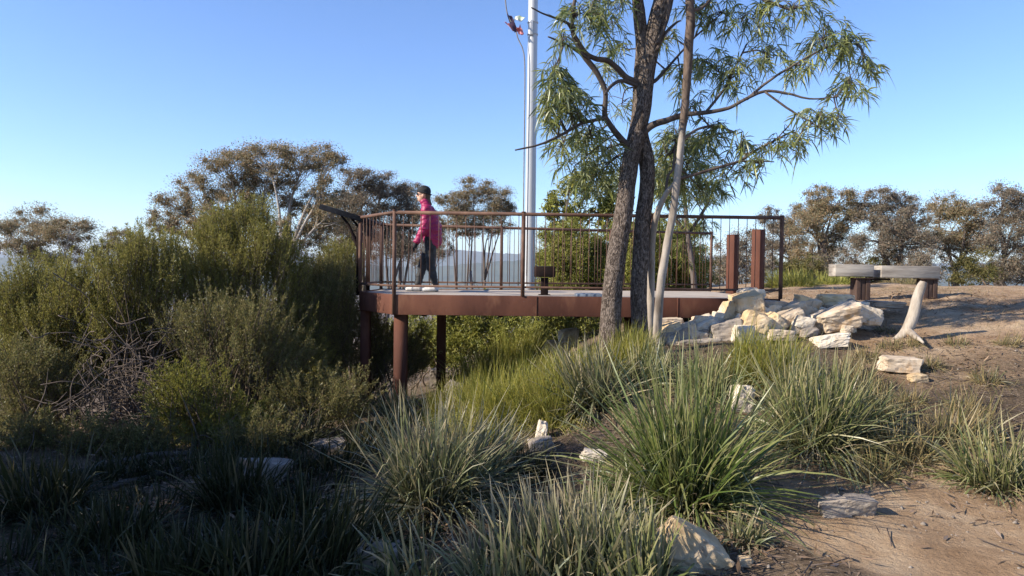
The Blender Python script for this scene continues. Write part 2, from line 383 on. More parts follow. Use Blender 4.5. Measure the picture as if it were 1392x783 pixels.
M['flag'] = noise_mat('faded_red_cloth', [(0.35, (0.40, 0.05, 0.07)), (0.5, (0.55, 0.16, 0.16)), (0.65, (0.65, 0.34, 0.32))], 5, rough=0.8, bump=0.2)
M['flag_dark'] = noise_mat('dark_cloth', [(0.4, (0.03, 0.02, 0.05)), (0.6, (0.06, 0.03, 0.06))], 5, rough=0.8, bump=0.2)
M['flag_pale'] = noise_mat('pale_green_cloth', [(0.4, (0.30, 0.38, 0.22)), (0.6, (0.55, 0.55, 0.5))], 5, rough=0.8, bump=0.2)
M['hill'] = noise_mat('wooded_hills', [(0.35, (0.035, 0.05, 0.03)), (0.65, (0.075, 0.085, 0.05))], 0.012, rough=1.0, bump=0.0, spec=0.0)

# ground: sandy path, bare earth and leaf litter by place
def ground_mat():
    m, nt, N, L = nodes_of('ground_earth')
    tc = N.new('ShaderNodeTexCoord')
    def noise(s, d=8.0, r_=0.62):
        n = nd(nt, 'ShaderNodeTexNoise', Scale=s, Detail=d, Roughness=r_); L.new(tc.outputs['Object'], n.inputs['Vector']); return n.outputs[0]
    earth = ramp(nt, noise(1.6), [(0.3, (0.06, 0.043, 0.03)), (0.5, (0.12, 0.087, 0.06)), (0.7, (0.21, 0.155, 0.105))])
    sandc = ramp(nt, noise(2.2), [(0.28, (0.20, 0.125, 0.072)), (0.5, (0.33, 0.225, 0.14)), (0.7, (0.46, 0.345, 0.235))])
    spk = ramp(nt, noise(38.0, 3.0), [(0.56, (0, 0, 0)), (0.68, (1, 1, 1))])
    mx0 = N.new('ShaderNodeMixRGB'); L.new(spk, mx0.inputs[0]); L.new(earth, mx0.inputs[1]); mx0.inputs[2].default_value = (0.26, 0.20, 0.15, 1)
    a = N.new('ShaderNodeAttribute'); a.attribute_name = 't'
    ad = nd(nt, 'ShaderNodeMath', operation='MULTIPLY_ADD'); L.new(noise(0.9, 5.0), ad.inputs[0]); ad.inputs[1].default_value = 0.7; ad.inputs[2].default_value = -0.35
    ad2 = nd(nt, 'ShaderNodeMath', operation='ADD'); L.new(ad.outputs[0], ad2.inputs[0]); L.new(a.outputs['Fac'], ad2.inputs[1])
    f = ramp(nt, ad2.outputs[0], [(0.4, (0, 0, 0)), (0.62, (1, 1, 1))])
    mx = N.new('ShaderNodeMixRGB'); L.new(f, mx.inputs[0]); L.new(mx0.outputs[0], mx.inputs[1]); L.new(sandc, mx.inputs[2])
    b = nd(nt, 'ShaderNodeBsdfPrincipled', Roughness=0.95); b.inputs['Specular IOR Level'].default_value = 0.1
    L.new(mx.outputs[0], b.inputs['Base Color'])
    bp = nd(nt, 'ShaderNodeBump', Strength=1.0, Distance=0.05); L.new(noise(22.0, 10.0, 0.7), bp.inputs['Height']); L.new(bp.outputs[0], b.inputs['Normal'])
    o = N.new('ShaderNodeOutputMaterial'); L.new(b.outputs[0], o.inputs[0])
    return m
M['ground'] = ground_mat()

# ------------------------------------------------------------------ terrain
CP = np.array([(0, 0, -1.25), (2, 0, -1.25), (-2, 0, -1.35), (2.1, 4, -1.27), (2.4, 5, -1.25), (1.2, 4.8, -1.28), (-0.5, 5, -1.42),
    (-2.6, 6.5, -1.5), (-1.5, 8, -1.6), (4.2, 7.5, -0.64), (5, 9.5, -0.28), (5.2, 11, -0.03), (1.43, 8.3, -0.58), (2.8, 8.8, -0.45),
    (0, 9.5, -1.3), (-1.6, 9.5, -1.65), (-5, 8, -1.6), (-8, 6, -1.5), (0, 13, -1.5), (2.6, 11, -0.75), (3.9, 10.6, -0.1), (4.2, 13, -0.02),
    (7, 14, 0.0), (9, 10, 0.05), (10, 6, -0.3), (6, 5, -0.95), (0, 7, -1.35), (1.5, 6.6, -1.05), (3, 6.6, -1.0), (-2, 14, -2.1), (-6, 14, -2.5), (0, 18, -1.9), (6, 20, 0.0), (12, 20, 0),
    (3, 20, -0.7), (8, 30, -0.4), (15, 30, -0.4), (-6, 25, -4), (0, 30, -3.6), (-15, 20, -4), (-15, 10, -2.6), (-12, 40, -7), (5, 45, -3),
    (20, 45, -1.8), (-30, 60, -12), (0, 70, -9), (30, 70, -6), (-8, -5, -1.7), (8, -5, -1.2), (0, -10, -1.4), (-30, 0, -5), (30, 5, -1.0), (40, 30, -2), (-40, 30, -9), (0, -40, -4), (0, 100, -16), (-60, 100, -20), (60, 100, -14)], float)
def _phi(r): return np.sqrt(r * r + 0.6)
_K = _phi(np.linalg.norm(CP[:, None, :2] - CP[None, :, :2], axis=-1))
_A = np.block([[_K - 0.02 * np.eye(len(CP)), np.ones((len(CP), 1))], [np.ones((1, len(CP))), np.zeros((1, 1))]])
_Wt = np.linalg.solve(_A, np.r_[CP[:, 2], 0.0])

def smooth(a, b, x):
    t = np.clip((x - a) / (b - a), 0, 1); return t * t * (3 - 2 * t)

def hts(X, Y):
    X = np.asarray(X, float); Y = np.asarray(Y, float)
    r = np.sqrt((X[..., None] - CP[:, 0]) ** 2 + (Y[..., None] - CP[:, 1]) ** 2)
    z = _phi(r) @ _Wt[:-1] + _Wt[-1]
    rr = np.hypot(X, Y - 12)
    z = np.clip(z, -30, 1.0)
    far = -14 - 110 * smooth(60, 900, rr) + 10 * np.sin(X / 310.0) * np.cos(Y / 270.0) * smooth(400, 1500, rr)
    w = smooth(45, 110, rr)
    near = 0.035 * np.sin(X * 2.1 + 0.7 * Y) * np.sin(Y * 1.7 - 0.4 * X) + 0.02 * np.sin(X * 5.3 + 1.3) * np.sin(Y * 4.7)
    return (z + near) * (1 - w) + far * w

def ht(x, y): return float(hts(np.array([x]), np.array([y]))[0])

def hit(px, py):
    """where the ray through a photo pixel meets the ground"""
    d = fw + rt * ((px - CX) / FPX) + up * ((CY - py) / FPX)
    k = np.arange(1.5, 60, 0.02)
    z = EYE + d.z * k; g = hts(d.x * k, d.y * k)
    i = np.argmax(z < g)
    if not (z < g).any(): i = len(k) - 1
    return Vector((d.x * k[i], d.y * k[i], g[i]))

def spread(fine0, fine1, step, far0, far1, grow=1.12):
    a = list(np.arange(fine0, fine1 + 1e-6, step)); s = step
    while a[-1] < far1: s *= grow; a.append(a[-1] + s)
    s = step
    while a[0] > far0: s *= grow; a.insert(0, a[0] - s)
    return np.array(a)

def build_ground():
    xs = spread(-6, 9, 0.07, -9000, 9000); ys = spread(2.6, 14, 0.07, -1500, 9000)
    X, Y = np.meshgrid(xs, ys)
    Z = hts(X, Y)
    f = np.exp(-((X - 1) ** 2 + (Y - 7) ** 2) / 120.0)
    rng = rg(5)
    lump = np.zeros_like(X)
    for k in range(26):
        a = rng.uniform(0, 2 * np.pi); q = rng.uniform(3, 22)
        lump += np.sin((X * math.cos(a) + Y * math.sin(a)) * q + rng.uniform(0, 6)) / q
    Z = Z + f * lump * 0.018
    V = np.stack([X, Y, Z], -1).reshape(-1, 3)
    nx, ny = len(xs), len(ys)
    i = np.arange(ny - 1)[:, None] * nx + np.arange(nx - 1)[None, :]
    Q = np.stack([i, i + 1, i + nx + 1, i + nx], -1).reshape(-1, 4)
    # sandy path: lower right corner and the flat at the end of the deck
    p1 = smooth(1.0, 1.9, X - 0.55 * (4.6 - Y)) * smooth(5.6, 4.8, Y - 0.12 * X)
    p2 = smooth(3.3, 4.3, X) * smooth(8.0, 9.2, Y) * smooth(34, 26, Y) + 0.55 * smooth(3.2, 4.2, X) * smooth(6.2, 7.2, Y) * smooth(9.2, 8.2, Y)
    path = np.clip(p1 + p2, 0, 1)
    mb = MB(); mb.add(V, Q, None, path.ravel() + 1e-4)
    o = mb.build('ground', M['ground'], smooth=True)
    tag(o, kind='structure')

def build_hills():
    rng = rg(8)
    for name, Y0, depth, base, amp, seed in (('hills', 3600, 1500, 40, 55, 1), ('hills', 6600, 1800, 150, 95, 2)):
        xs = np.linspace(-8800, 8800, 700)
        prof = np.zeros_like(xs)
        r_ = rg(seed + 30)
        for k in range(14):
            q = r_.uniform(0.0006, 0.006); prof += np.sin(xs * q + r_.uniform(0, 6)) * amp * 0.0011 / (q + 0.0012)
        ridge = base + prof * 0.45
        t = np.linspace(0, 1, 15)
        V = []
        for a in t:
            sh = math.sin(a * math.pi) ** 1.1
            wob = 60 * np.sin(xs * 0.004 + a * 9) * math.sin(a * math.pi)
            V.append(np.c_[xs, np.full_like(xs, Y0 + a * depth) + wob, -150 + (ridge + 150) * sh + r_.normal(0, 2.5, len(xs)) * sh])
        V = np.array(V); n = len(xs)
        i = np.arange(len(t) - 1)[:, None] * n + np.arange(n - 1)[None, :]
        mb = MB(); mb.add(V.reshape(-1, 3), np.stack([i, i + 1, i + n + 1, i + n], -1).reshape(-1, 4))
        tag(mb.build(name, M['hill'], smooth=True), kind='structure')

def build_haze():
    mb = MB(); mb.box((0, 4000, 85), (18600, 11800, 490))
    m, nt, N, L = nodes_of('haze_air')
    v = N.new('ShaderNodeVolumePrincipled')
    v.inputs['Color'].default_value = (0.74, 0.83, 1.0, 1)
    v.inputs['Density'].default_value = HAZE
    v.inputs['Anisotropy'].default_value = 0.1
    o = N.new('ShaderNodeOutputMaterial'); L.new(v.outputs[0], o.inputs['Volume'])
    tag(mb.build('haze', m), kind='stuff')
HAZE = 1.0e-4

build_ground()
build_hills()
build_haze()

# ------------------------------------------------------------------ viewing platform
def build_platform():
    A, B, Cc, Dd, E = (-1.57, 9.30), (-2.24, 10.30), (-2.24, 11.95), (3.78, 13.3), (3.62, 9.42)
    root = empty('viewing_platform', (0.8, 10.8, 0), 'rust coloured steel viewing platform with railing, jutting over the bushes', 'platform')
    # deck slab with thickness
    poly = [A, E, Dd, Cc, B]
    cx, cy = np.mean(poly, 0)
    def inset(p, d): v = Vector((cx - p[0], cy - p[1])).normalized() * d; return (p[0] + v.x, p[1] + v.y)
    def slab(pts, z0, z1, name, mat, par=root):
        bm = bmesh.new()
        vs = [bm.verts.new((p[0], p[1], z1)) for p in pts]
        f = bm.faces.new(vs)
        g = bmesh.ops.extrude_face_region(bm, geom=[f])
        for v in g['geom']:
            if isinstance(v, bmesh.types.BMVert): v.co.z = z0
        bmesh.ops.recalc_face_normals(bm, faces=bm.faces)
        for v in bm.verts: v.co -= Vector(par.location)
        me = bpy.data.meshes.new(name); bm.to_mesh(me); bm.free(); me.materials.append(mat)
        o = bpy.data.objects.new(name, me); COL.objects.link(o); o.parent = par
        return o
    slab([inset(p, 0.07) for p in poly], -0.10, 0.0, 'deck', M['deck'])
    edges = [(A, E), (A, B), (B, Cc), (Cc, Dd)]
    fl = MB()
    for (p, q) in edges:
        d = Vector((q[0] - p[0], q[1] - p[1], 0)).normalized()
        a = Vector((p[0], p[1], -0.125)); b = Vector((q[0], q[1], -0.125))
        mb = MB()
        mb.bar(a, b, 0.02, 0.27)
        nrm = Vector((-d.y, d.x, 0)); 
        if nrm.dot(Vector((cx, cy, 0)) - a) < 0: nrm = -nrm
        mb.bar(a + nrm * 0.046 + Vector((0, 0, -0.125)), b + nrm * 0.046 + Vector((0, 0, -0.125)), 0.07, 0.014)
        L = (b - a).length
        for k in range(1, int(L / 1.9) + 1):          # butt welds between beam lengths
            c = a + d * (k * 1.9)
            if (b - c).length > 0.3: mb.box(c - nrm * 0.012, (0.012, 0.012, 0.262), rz=math.atan2(d.y, d.x))
        mb.build('edge_beam', M['corten'], root, bevel=0.003)
    # joists under the deck
    mb = MB()
    for k in range(5):
        x = -1.2 + k * 1.05
        mb.bar((x, 9.5, -0.2), (x, 12.4, -0.2), 0.06, 0.18)
    mb.build('joist', M['dark_steel'], root)
    # columns
    for (x, y, w) in ((at(545, 460, 9.55).x, 9.55, 0.17), (at(600, 460, 11.4).x, 11.4, 0.14), (at(497, 460, 10.35).x, 10.35, 0.13), (2.0, 11.9, 0.15)):
        zb = ht(x, y) - 0.2
        mb = MB()
        h = -0.26 - zb
        mb.box((x, y - w / 2 + 0.006, zb + h / 2), (w, 0.012, h)); mb.box((x, y + w / 2 - 0.006, zb + h / 2), (w, 0.012, h)); mb.box((x - w / 2 + 0.007, y, zb + h / 2), (0.012, w - 0.025, h - 0.002)); mb.box((x + w / 2 - 0.007, y, zb + h / 2), (0.012, w - 0.025, h - 0.002))
        mb.box((x, y, -0.265), (w + 0.06, w + 0.06, 0.012))
        mb.build('support_column', M['corten'], root)
    # railings
    def railing(p, q, posts, H, base_z=0.0, spacing=0.116, rail=0.024, bal=0.0052):
        a, b = Vector((p[0], p[1], 0)), Vector((q[0], q[1], 0)); L = (b - a).length; d = (b - a) / L
        top = MB(); top.tube([a + Vector((0, 0, H)), b + Vector((0, 0, H))], rail, 10)
        par = top.build('railing', M['rail_rust'], root, smooth=True)
        bt = MB(); bt.bar(a + Vector((0, 0, 0.125)), b + Vector((0, 0, 0.125)), 0.03, 0.03); bt.build('bottom_rail', M['rail_rust'], par)
        for t in posts:
            c = a + d * (t * L)
            pm = MB(); pm.tube([c + Vector((0, 0, -0.25 if (p, t) == (A, 0.0) else 0.008)), c + Vector((0, 0, H + 0.022))], 0.027, 10)
            pm.tube([c + Vector((0, 0, H + 0.022)), c + Vector((0, 0, H + 0.034))], 0.03, 10)
            pm.build('post', M['rail_rust'], par, smooth=False)
        n = int(L / spacing)
        for k in range(1, n):
            t = k / n
            if any(abs(t - u) * L < 0.03 for u in posts): continue
            c = a + d * (t * L)
            bb = MB(); bb.tube([c + Vector((0, 0, 0.13)), c + Vector((0, 0, H))], bal, 6)
            bb.build('baluster', M['rail_rust'], par)
    LA = E[0] - A[0]
    railing((A[0], A[1] - 0.0), E, (0.0, 0.33, 0.665, 1.0), 1.10)
    railing(A, B, (1.0,), 1.10)
    railing(B, Cc, (1.0,), 1.10, spacing=0.10)
    railing(Cc, Dd, (0.34, 0.67, 1.0), 1.10)
    return root
build_platform()

def build_lectern():
    # interpretive panel on the far left corner of the railing, seen edge-on
    b = Vector((-2.30, 10.33, 0))
    root = empty('information_sign', (b.x, b.y, 0), 'dark tilted information panel on a bracket at the left corner of the railing', 'sign')
    z1 = at(494, 299, 10.33); z0 = at(436, 281, 10.33)
    lo, hi = Vector((z1.x, 0, z1.z)), Vector((z0.x, 0, z0.z))
    x = (hi - lo).normalized(); y = Vector((0, 1, 0)); z = x.cross(y)
    if z.z < 0: z = -z
    Mx = Matrix((x, y, z)).transposed()
    c = (lo + hi) / 2 + Vector((0, 10.72, 0))
    L = (hi - lo).length
    mb = MB(); mb.box(c, (L, 0.95, 0.075), M=Mx); p = mb.build('panel', M['panel_black'], root, bevel=0.004)
    mb = MB(); mb.box(c + z * 0.040, (L - 0.05, 0.90, 0.004), M=Mx); mb.build('panel_face', M['panel_face'], p)
    for yy in (10.36, 11.05):
        mb = MB()
        s0 = lo + x * 0.04 - z * 0.02; s1 = lo + x * 0.36 - z * 0.02
        k = Vector((b.x + 0.02, 0, s0.z - 0.42))
        mb.tube([Vector((s0.x, yy, s0.z)), Vector((b.x + 0.02, yy, s0.z - 0.2)), Vector((k.x, yy, -0.05))], (0.03, 0.034, 0.034), 8)
        mb.tube([Vector((s1.x, yy, s1.z)), Vector(((s1.x + k.x) / 2 - 0.0, yy, (s1.z + k.z) / 2 + 0.07)), Vector((k.x, yy, k.z))], (0.014, 0.022, 0.028), 8, res=4)
        mb.build('bracket', M['dark_steel'], root, smooth=True)
build_lectern()

def build_small_sign():
    D = 10.05
    p = at(740, 397, D)
    root = empty('marker_post', (p.x, D, 0), 'small dark T shaped steel marker standing on the deck', 'marker post')
    mb = MB(); mb.box((p.x, D, 0.125), (0.105, 0.09, 0.25)); mb.box((p.x, D, 0.005), (0.17, 0.15, 0.012)); mb.build('stem', M['dark_steel'], root, bevel=0.004)
    mb = MB(); mb.box((p.x, D, 0.335), (0.30, 0.20, 0.15)); hd = mb.build('head', M['dark_steel'], root, bevel=0.008)
    mb = MB(); mb.box((p.x, D, 0.4135), (0.26, 0.165, 0.006)); mb.build('plate', M['panel_face'], hd)
build_small_sign()

def build_deck_plaque():
    a, b = at(783, 400, 9.5), at(820, 400, 9.5)
    root = MB()
    root.box(((a.x + b.x) / 2, 9.62, 0.022), (b.x - a.x, 0.30, 0.036)); root.box(((a.x + b.x) / 2, 9.62, 0.044), (b.x - a.x - 0.05, 0.25, 0.008))
    o = root.build('plaque', M['plaque'], bevel=0.005)
    tag(o, 'flat blue grey metal plaque lying on the deck edge beside the rough trunk', 'plaque')
build_deck_plaque()

def build_rusty_post(px, py, D, top, w, label, rz):
    p = at(px, py, D); t = at(px, top, D)
    zb = ht(p.x, D) - 0.1
    mb = MB(); h = t.z - zb
    s = w
    # open channel section, two flanges and a web
    def off(x, y): return (p.x + x * math.cos(rz) - y * math.sin(rz), D + x * math.sin(rz) + y * math.cos(rz), zb + h / 2)
    root = empty('steel_post', (p.x, D, zb), label, 'post', 'rusty steel posts at the end of the platform')
    mb.box(off(0, 0), (s, s, h), rz=rz)
    mb.build('post_body', M['corten'], root, bevel=0.003)
    mb = MB(); q = off(0, 0); mb.box((q[0], q[1], t.z + 0.006), (s + 0.006, s + 0.006, 0.012), rz=rz); mb.build('cap', M['corten'], root, bevel=0.002)
build_rusty_post(995, 393, 12.9, 320, 0.16, 'shorter rusty steel post behind the right end of the railing', R(40))
build_rusty_post(1029.5, 399, 12.3, 313, 0.165, 'taller rusty steel post just left of the railing end post', R(40))

def build_bench():
    D = 11.0
    a, b = at(1137, 368, D), at(1192, 368, D)
    z1, z0 = at(1160, 358, D).z, at(1160, 377.5, D).z
    root = empty('bench', (a.x + 1.2, D, 0), 'weathered grey timber beam bench on rusty steel legs beside the path', 'bench')
    th = z1 - z0
    for k, (x0, x1) in enumerate(((a.x, b.x - 0.02), (b.x + 0.10, b.x + 0.10 + 0.95))):
        mb = MB(); mb.box(((x0 + x1) / 2, D + 0.16 + 0.03 * k, (z0 + z1) / 2 - 0.012 * k), (x1 - x0, 0.24, th * 0.86), rz=R(1.5 * k))
        mb.build('seat_beam', M['bench_wood'], root, bevel=0.012)
    for px in (1171, 1262):
        c = at(px, 390, D + 0.12); zb = ht(c.x, D) - 0.1
        mb = MB(); h = z0 - zb
        for dx in (-0.075, 0.0, 0.075): mb.box((c.x + dx, D + 0.16, zb + h / 2), (0.068, 0.22 if dx else 0.20, h))
        mb.box((c.x, D + 0.16, z0 - 0.006), (0.30, 0.30, 0.012))
        mb.build('leg', M['post_dark'], root, bevel=0.004)
    mb = MB(); mb.box((b.x + 0.04, D + 0.18, z0 - 0.02), (0.5, 0.1, 0.03)); mb.build('joining_plate', M['dark_steel'], root)
build_bench()

def build_flagpole():
    D = 14.5
    p = at(720, 360, D); t = at(724, 0, D)
    zb = ht(p.x, D) - 0.2
    root = empty('flagpole', (p.x, D, zb), 'tall pale metal flagpole behind the viewing platform', 'flagpole')
    mb = MB()
    top = 9.5
    P = [(p.x, D, z) for z in np.linspace(zb, top, 12)]
    mb.tube(P, np.linspace(0.118, 0.088, 12), 28)
    mb.build('pole', M['pole'], root, smooth=True)
    mb = MB(); mb.tube([(p.x, D, zb + 0.15), (p.x, D, zb + 0.24)], 0.2, 20); mb.build('base_flange', M['pole'], root)
    zc = at(722, 40, D).z
    mb = MB()
    for dz in (0.0, 0.24): mb.tube([(p.x, D, zc - 0.12 + dz), (p.x, D, zc - 0.09 + dz)], 0.112, 24)
    mb.box((p.x - 0.03, D - 0.112, zc), (0.07, 0.05, 0.30)); mb.build('cleat', M['pole'], root, bevel=0.006)
    pts = [at(x, y, D - 0.12) for (x, y) in ((684, -60), (687, 0), (691, 22), (700, 38), (704, 52), (712, 72), (713.5, 110), (712.5, 200), (711.5, 300), (711, 372))]
    mb = MB(); mb.tube(pts, 0.012, 6, res=3); mb.build('halyard', M['rope'], root, smooth=True)
    # tattered flag tangled in the halyard
    c = at(697, 32, D - 0.14)
    fl = empty('flag', c, 'tattered faded red flag tangled in the flagpole rope', 'flag')
    def cloth(name, mat, corners, seed, seg=12, amp=0.03):
        q = [np.array(at(x, y, D - 0.14 + o)) for (x, y, o) in corners]
        u = np.linspace(0, 1, seg)
        V = np.array([[(1 - a) * (1 - b) * q[0] + a * (1 - b) * q[1] + a * b * q[2] + (1 - a) * b * q[3] for a in u] for b in u]).reshape(-1, 3)
        r_ = rg(seed); w = np.zeros(len(V))
        for k in range(4): w += np.sin(V @ (r_.normal(size=3) * 22) + r_.uniform(0, 6))
        V[:, 1] += w * amp * 0.6; V[:, 2] += np.roll(w, 3) * amp * 0.35
        i = np.arange(seg - 1)[:, None] * seg + np.arange(seg - 1)[None, :]
        mb = MB(); mb.add(V, np.stack([i, i + 1, i + seg + 1, i + seg], -1).reshape(-1, 4))
        o = mb.build(name, mat, fl, smooth=True)
        s = o.modifiers.new('thick', 'SOLIDIFY'); s.thickness = 0.006
    cloth('dark_band', M['flag_dark'], ((689, 20, 0), (696, 22, 0.05), (704, 42, 0), (698, 44, -0.04)), 1)
    cloth('red_cloth', M['flag'], ((686, 31, -0.02), (698, 33, 0.06), (704, 44, 0), (697, 42, -0.06)), 2)
    cloth('torn_end', M['flag'], ((702, 40, 0), (707, 33, 0.06), (712, 46, 0), (708, 48, -0.04)), 3)
    cloth('pale_cloth', M['flag_pale'], ((698, 26, 0.02), (706, 21, 0.06), (714, 25, 0), (703, 29, -0.04)), 4)
build_flagpole()

# ------------------------------------------------------------------ person
def capsule(mb, a, b, ra, rb, n=14, k=6):
    a, b = Vector(a), Vector(b); d = (b - a); L = max(d.length, 1e-6); d = d / L
    P, Rr = [], []
    for i in range(k): t = math.cos((1 - i / k) * math.pi / 2); P.append(a - d * ra * math.sin((1 - i / k) * math.pi / 2)); Rr.append(max(ra * t, 1e-4))
    for i in range(5): P.append(a.lerp(b, i / 4)); Rr.append(ra + (rb - ra) * i / 4)
    for i in range(1, k + 1): P.append(b + d * rb * math.sin(i / k * math.pi / 2)); Rr.append(max(rb * math.cos(i / k * math.pi / 2), 1e-4))
    mb.tube(P, Rr, n)

def ellipsoid(mb, c, r3, rot=None, n=18, k=12):
    th = np.linspace(0.02, np.pi - 0.02, k); ph = np.arange(n) * 2 * np.pi / n
    V = np.array([[(math.sin(t) * math.cos(p), math.sin(t) * math.sin(p), math.cos(t)) for p in ph] for t in th]).reshape(-1, 3) * np.array(r3)
    if rot is not None: V = V @ np.array(rot.to_3x3()).T
    V = V + np.array(c)
    i = np.arange(k - 1)[:, None] * n; j = np.arange(n)[None, :]; j2 = (j + 1) % n
    Q = np.stack([i + j, i + n + j, i + n + j2, i + j2], -1).reshape(-1, 4)
    c0, c1 = len(V), len(V) + 1
    top = V[:n].mean(0); bot = V[-n:].mean(0)
    V = np.vstack([V, top, bot])
    T = [(c0, q, (q + 1) % n) for q in range(n)] + [(c1, (k - 1) * n + (q + 1) % n, (k - 1) * n + q) for q in range(n)]
    mb.add(V, Q, T)

def fuse(mb, name, mat, parent, voxel, smooth_it=6, wrinkle=0.0):
    """unite overlapping closed shapes into one continuous surface"""
    o = mb.build(name, mat, parent, smooth=True)
    r_ = o.modifiers.new('r', 'REMESH'); r_.mode = 'VOXEL'; r_.voxel_size = voxel; r_.use_smooth_shade = True
    s = o.modifiers.new('s', 'SMOOTH'); s.factor = 0.5; s.iterations = smooth_it
    dg = bpy.context.evaluated_depsgraph_get(); dg.update()
    me = bpy.data.meshes.new_from_object(o.evaluated_get(dg))
    old = o.data; o.modifiers.clear(); o.data = me
    me.materials.clear(); me.materials.append(mat)
    bpy.data.meshes.remove(old)
    if wrinkle:
        me.update()
        no = [v.normal.copy() for v in me.vertices]
        for v, n_ in zip(me.vertices, no):
            q = v.co
            w = mn.noise(Vector((q.x * 7, q.y * 7, q.z * 24))) + 0.6 * mn.noise(Vector((q.x * 18, q.y * 18, q.z * 40 + 5)))
            v.co = q + n_ * w * wrinkle
    me.polygons.foreach_set('use_smooth', np.ones(len(me.polygons), bool))
    return o

def build_person():
    D = 10.9
    bx = at(583, 397, D).x
    def P(f, s, z): return (bx - f, D + s, z)           # f forward (walks to the left), s to the far side, z up
    b = MB()
    # legs
    hipN, kneeN, ankN = P(-0.03, -0.085, 0.82), P(-0.03, -0.08, 0.44), P(-0.10, -0.08, 0.10)
    hipF, kneeF, ankF = P(-0.03, 0.085, 0.82), P(0.10, 0.08, 0.45), P(0.18, 0.085, 0.09)
    for h_, k_, a_ in ((hipN, kneeN, ankN), (hipF, kneeF, ankF)):
        capsule(b, h_, k_, 0.078, 0.05); capsule(b, k_, a_, 0.05, 0.033)
        capsule(b, (a_[0], a_[1], 0.045), (a_[0] - 0.13, a_[1], 0.03), 0.035, 0.026)
    # torso
    capsule(b, P(-0.04, 0, 0.84), P(-0.03, 0, 0.90), 0.125, 0.12)
    capsule(b, P(-0.03, -0.04, 0.95), P(0.0, -0.06, 1.20), 0.095, 0.10); capsule(b, P(-0.03, 0.04, 0.95), P(0.0, 0.06, 1.20), 0.095, 0.10)
    capsule(b, P(0.02, 0, 1.25), P(0.065, 0, 1.41), 0.06, 0.048)
    # arms: near arm hangs forward, far arm too
    sh, el, wr = P(0.03, -0.17, 1.25), P(0.055, -0.20, 0.98), P(0.165, -0.19, 0.77)
    shF, elF, wrF = P(0.03, 0.17, 1.25), P(-0.03, 0.21, 0.98), P(0.05, 0.20, 0.76)
    for s_, e_, w_ in ((sh, el, wr), (shF, elF, wrF)):
        capsule(b, s_, e_, 0.046, 0.037); capsule(b, e_, w_, 0.037, 0.026); capsule(b, P(0.02, 0, 1.27), s_, 0.06, 0.05)
    def hand(mb, w_, g=0.0):
        w = Vector(w_); d = Vector((-0.45, 0, -0.9)).normalized()
        capsule(mb, w, w + d * 0.075, 0.026 + g, 0.031 + g)
        for i, L in enumerate((0.062, 0.072, 0.067, 0.052)):
            r_ = w + d * 0.085 + Vector((0, -0.028 + i * 0.0185, 0))
            k1 = r_ + d * L * 0.5; k2 = k1 + (d + Vector((0.55, 0, -0.1))).normalized() * L * 0.55
            capsule(mb, r_, k1, 0.0085 + g * .6, 0.008 + g * .6, 8, 3); capsule(mb, k1, k2, 0.008 + g * .6, 0.007 + g * .6, 8, 3)
        t0 = w + d * 0.025 + Vector((-0.026, 0, 0)); t1 = t0 + (d + Vector((-0.5, -0.2, 0))).normalized() * 0.035; t2 = t1 + d * 0.03
        capsule(mb, t0, t1, 0.012 + g * .6, 0.0095 + g * .6, 8, 3); capsule(mb, t1, t2, 0.0095 + g * .6, 0.008 + g * .6, 8, 3)
    hand(b, wr); hand(b, wrF)
    # head in profile
    ellipsoid(b, P(0.10, 0, 1.515), (0.093, 0.073, 0.105)); ellipsoid(b, P(0.125, 0, 1.455), (0.062, 0.055, 0.065))
    capsule(b, P(0.165, 0, 1.425), P(0.17, 0, 1.43), 0.022, 0.02)                   # chin
    capsule(b, P(0.188, 0, 1.515), P(0.205, 0, 1.487), 0.009, 0.014, 10, 4)        # nose
    capsule(b, P(0.184, -0.016, 1.452), P(0.184, 0.016, 1.452), 0.009, 0.009, 8, 3); capsule(b, P(0.184, -0.014, 1.465), P(0.184, 0.014, 1.465), 0.008, 0.008, 8, 3)   # lips
    for s_ in (-1, 1):
        ellipsoid(b, P(0.092, s_ * 0.075, 1.495), (0.022, 0.012, 0.033))
        ellipsoid(b, P(0.175, s_ * 0.031, 1.517), (0.014, 0.015, 0.011))             # eyes
    body = fuse(b, 'person', M['skin'], None, 0.007, 4)
    tag(body, 'person in magenta jacket, dark beanie and black trousers walking left along the platform', 'person')
    # jacket with high collar
    j = MB()
    capsule(j, P(-0.055, -0.05, 0.80), P(-0.045, -0.06, 1.0), 0.138, 0.142); capsule(j, P(-0.055, 0.05, 0.80), P(-0.045, 0.06, 1.0), 0.138, 0.142)
    capsule(j, P(-0.045, -0.05, 1.0), P(0.0, -0.065, 1.19), 0.135, 0.125); capsule(j, P(-0.045, 0.05, 1.0), P(0.0, 0.065, 1.19), 0.135, 0.125)
    capsule(j, P(0.0, 0, 1.22), P(0.05, 0, 1.345), 0.105, 0.07); capsule(j, P(0.05, 0, 1.34), P(0.075, 0, 1.395), 0.078, 0.075)
    for s_, e_, w_ in ((sh, el, wr), (shF, elF, wrF)):
        capsule(j, P(0.015, 0, 1.25), s_, 0.10, 0.086); capsule(j, s_, e_, 0.08, 0.067); capsule(j, e_, w_, 0.066, 0.048)
    fuse(j, 'jacket', M['jacket'], body, 0.009, 4, wrinkle=0.014)
    t = MB()
    for h_, k_, a_ in ((hipN, kneeN, ankN), (hipF, kneeF, ankF)):
        capsule(t, h_, k_, 0.105, 0.072); capsule(t, k_, (a_[0], a_[1], a_[2] + 0.03), 0.072, 0.055)
    capsule(t, P(-0.05, -0.04, 0.80), P(-0.04, -0.04, 0.90), 0.13, 0.12); capsule(t, P(-0.05, 0.04, 0.80), P(-0.04, 0.04, 0.90), 0.13, 0.12)
    fuse(t, 'trousers', M['trouser'], body, 0.009, 4, wrinkle=0.010)
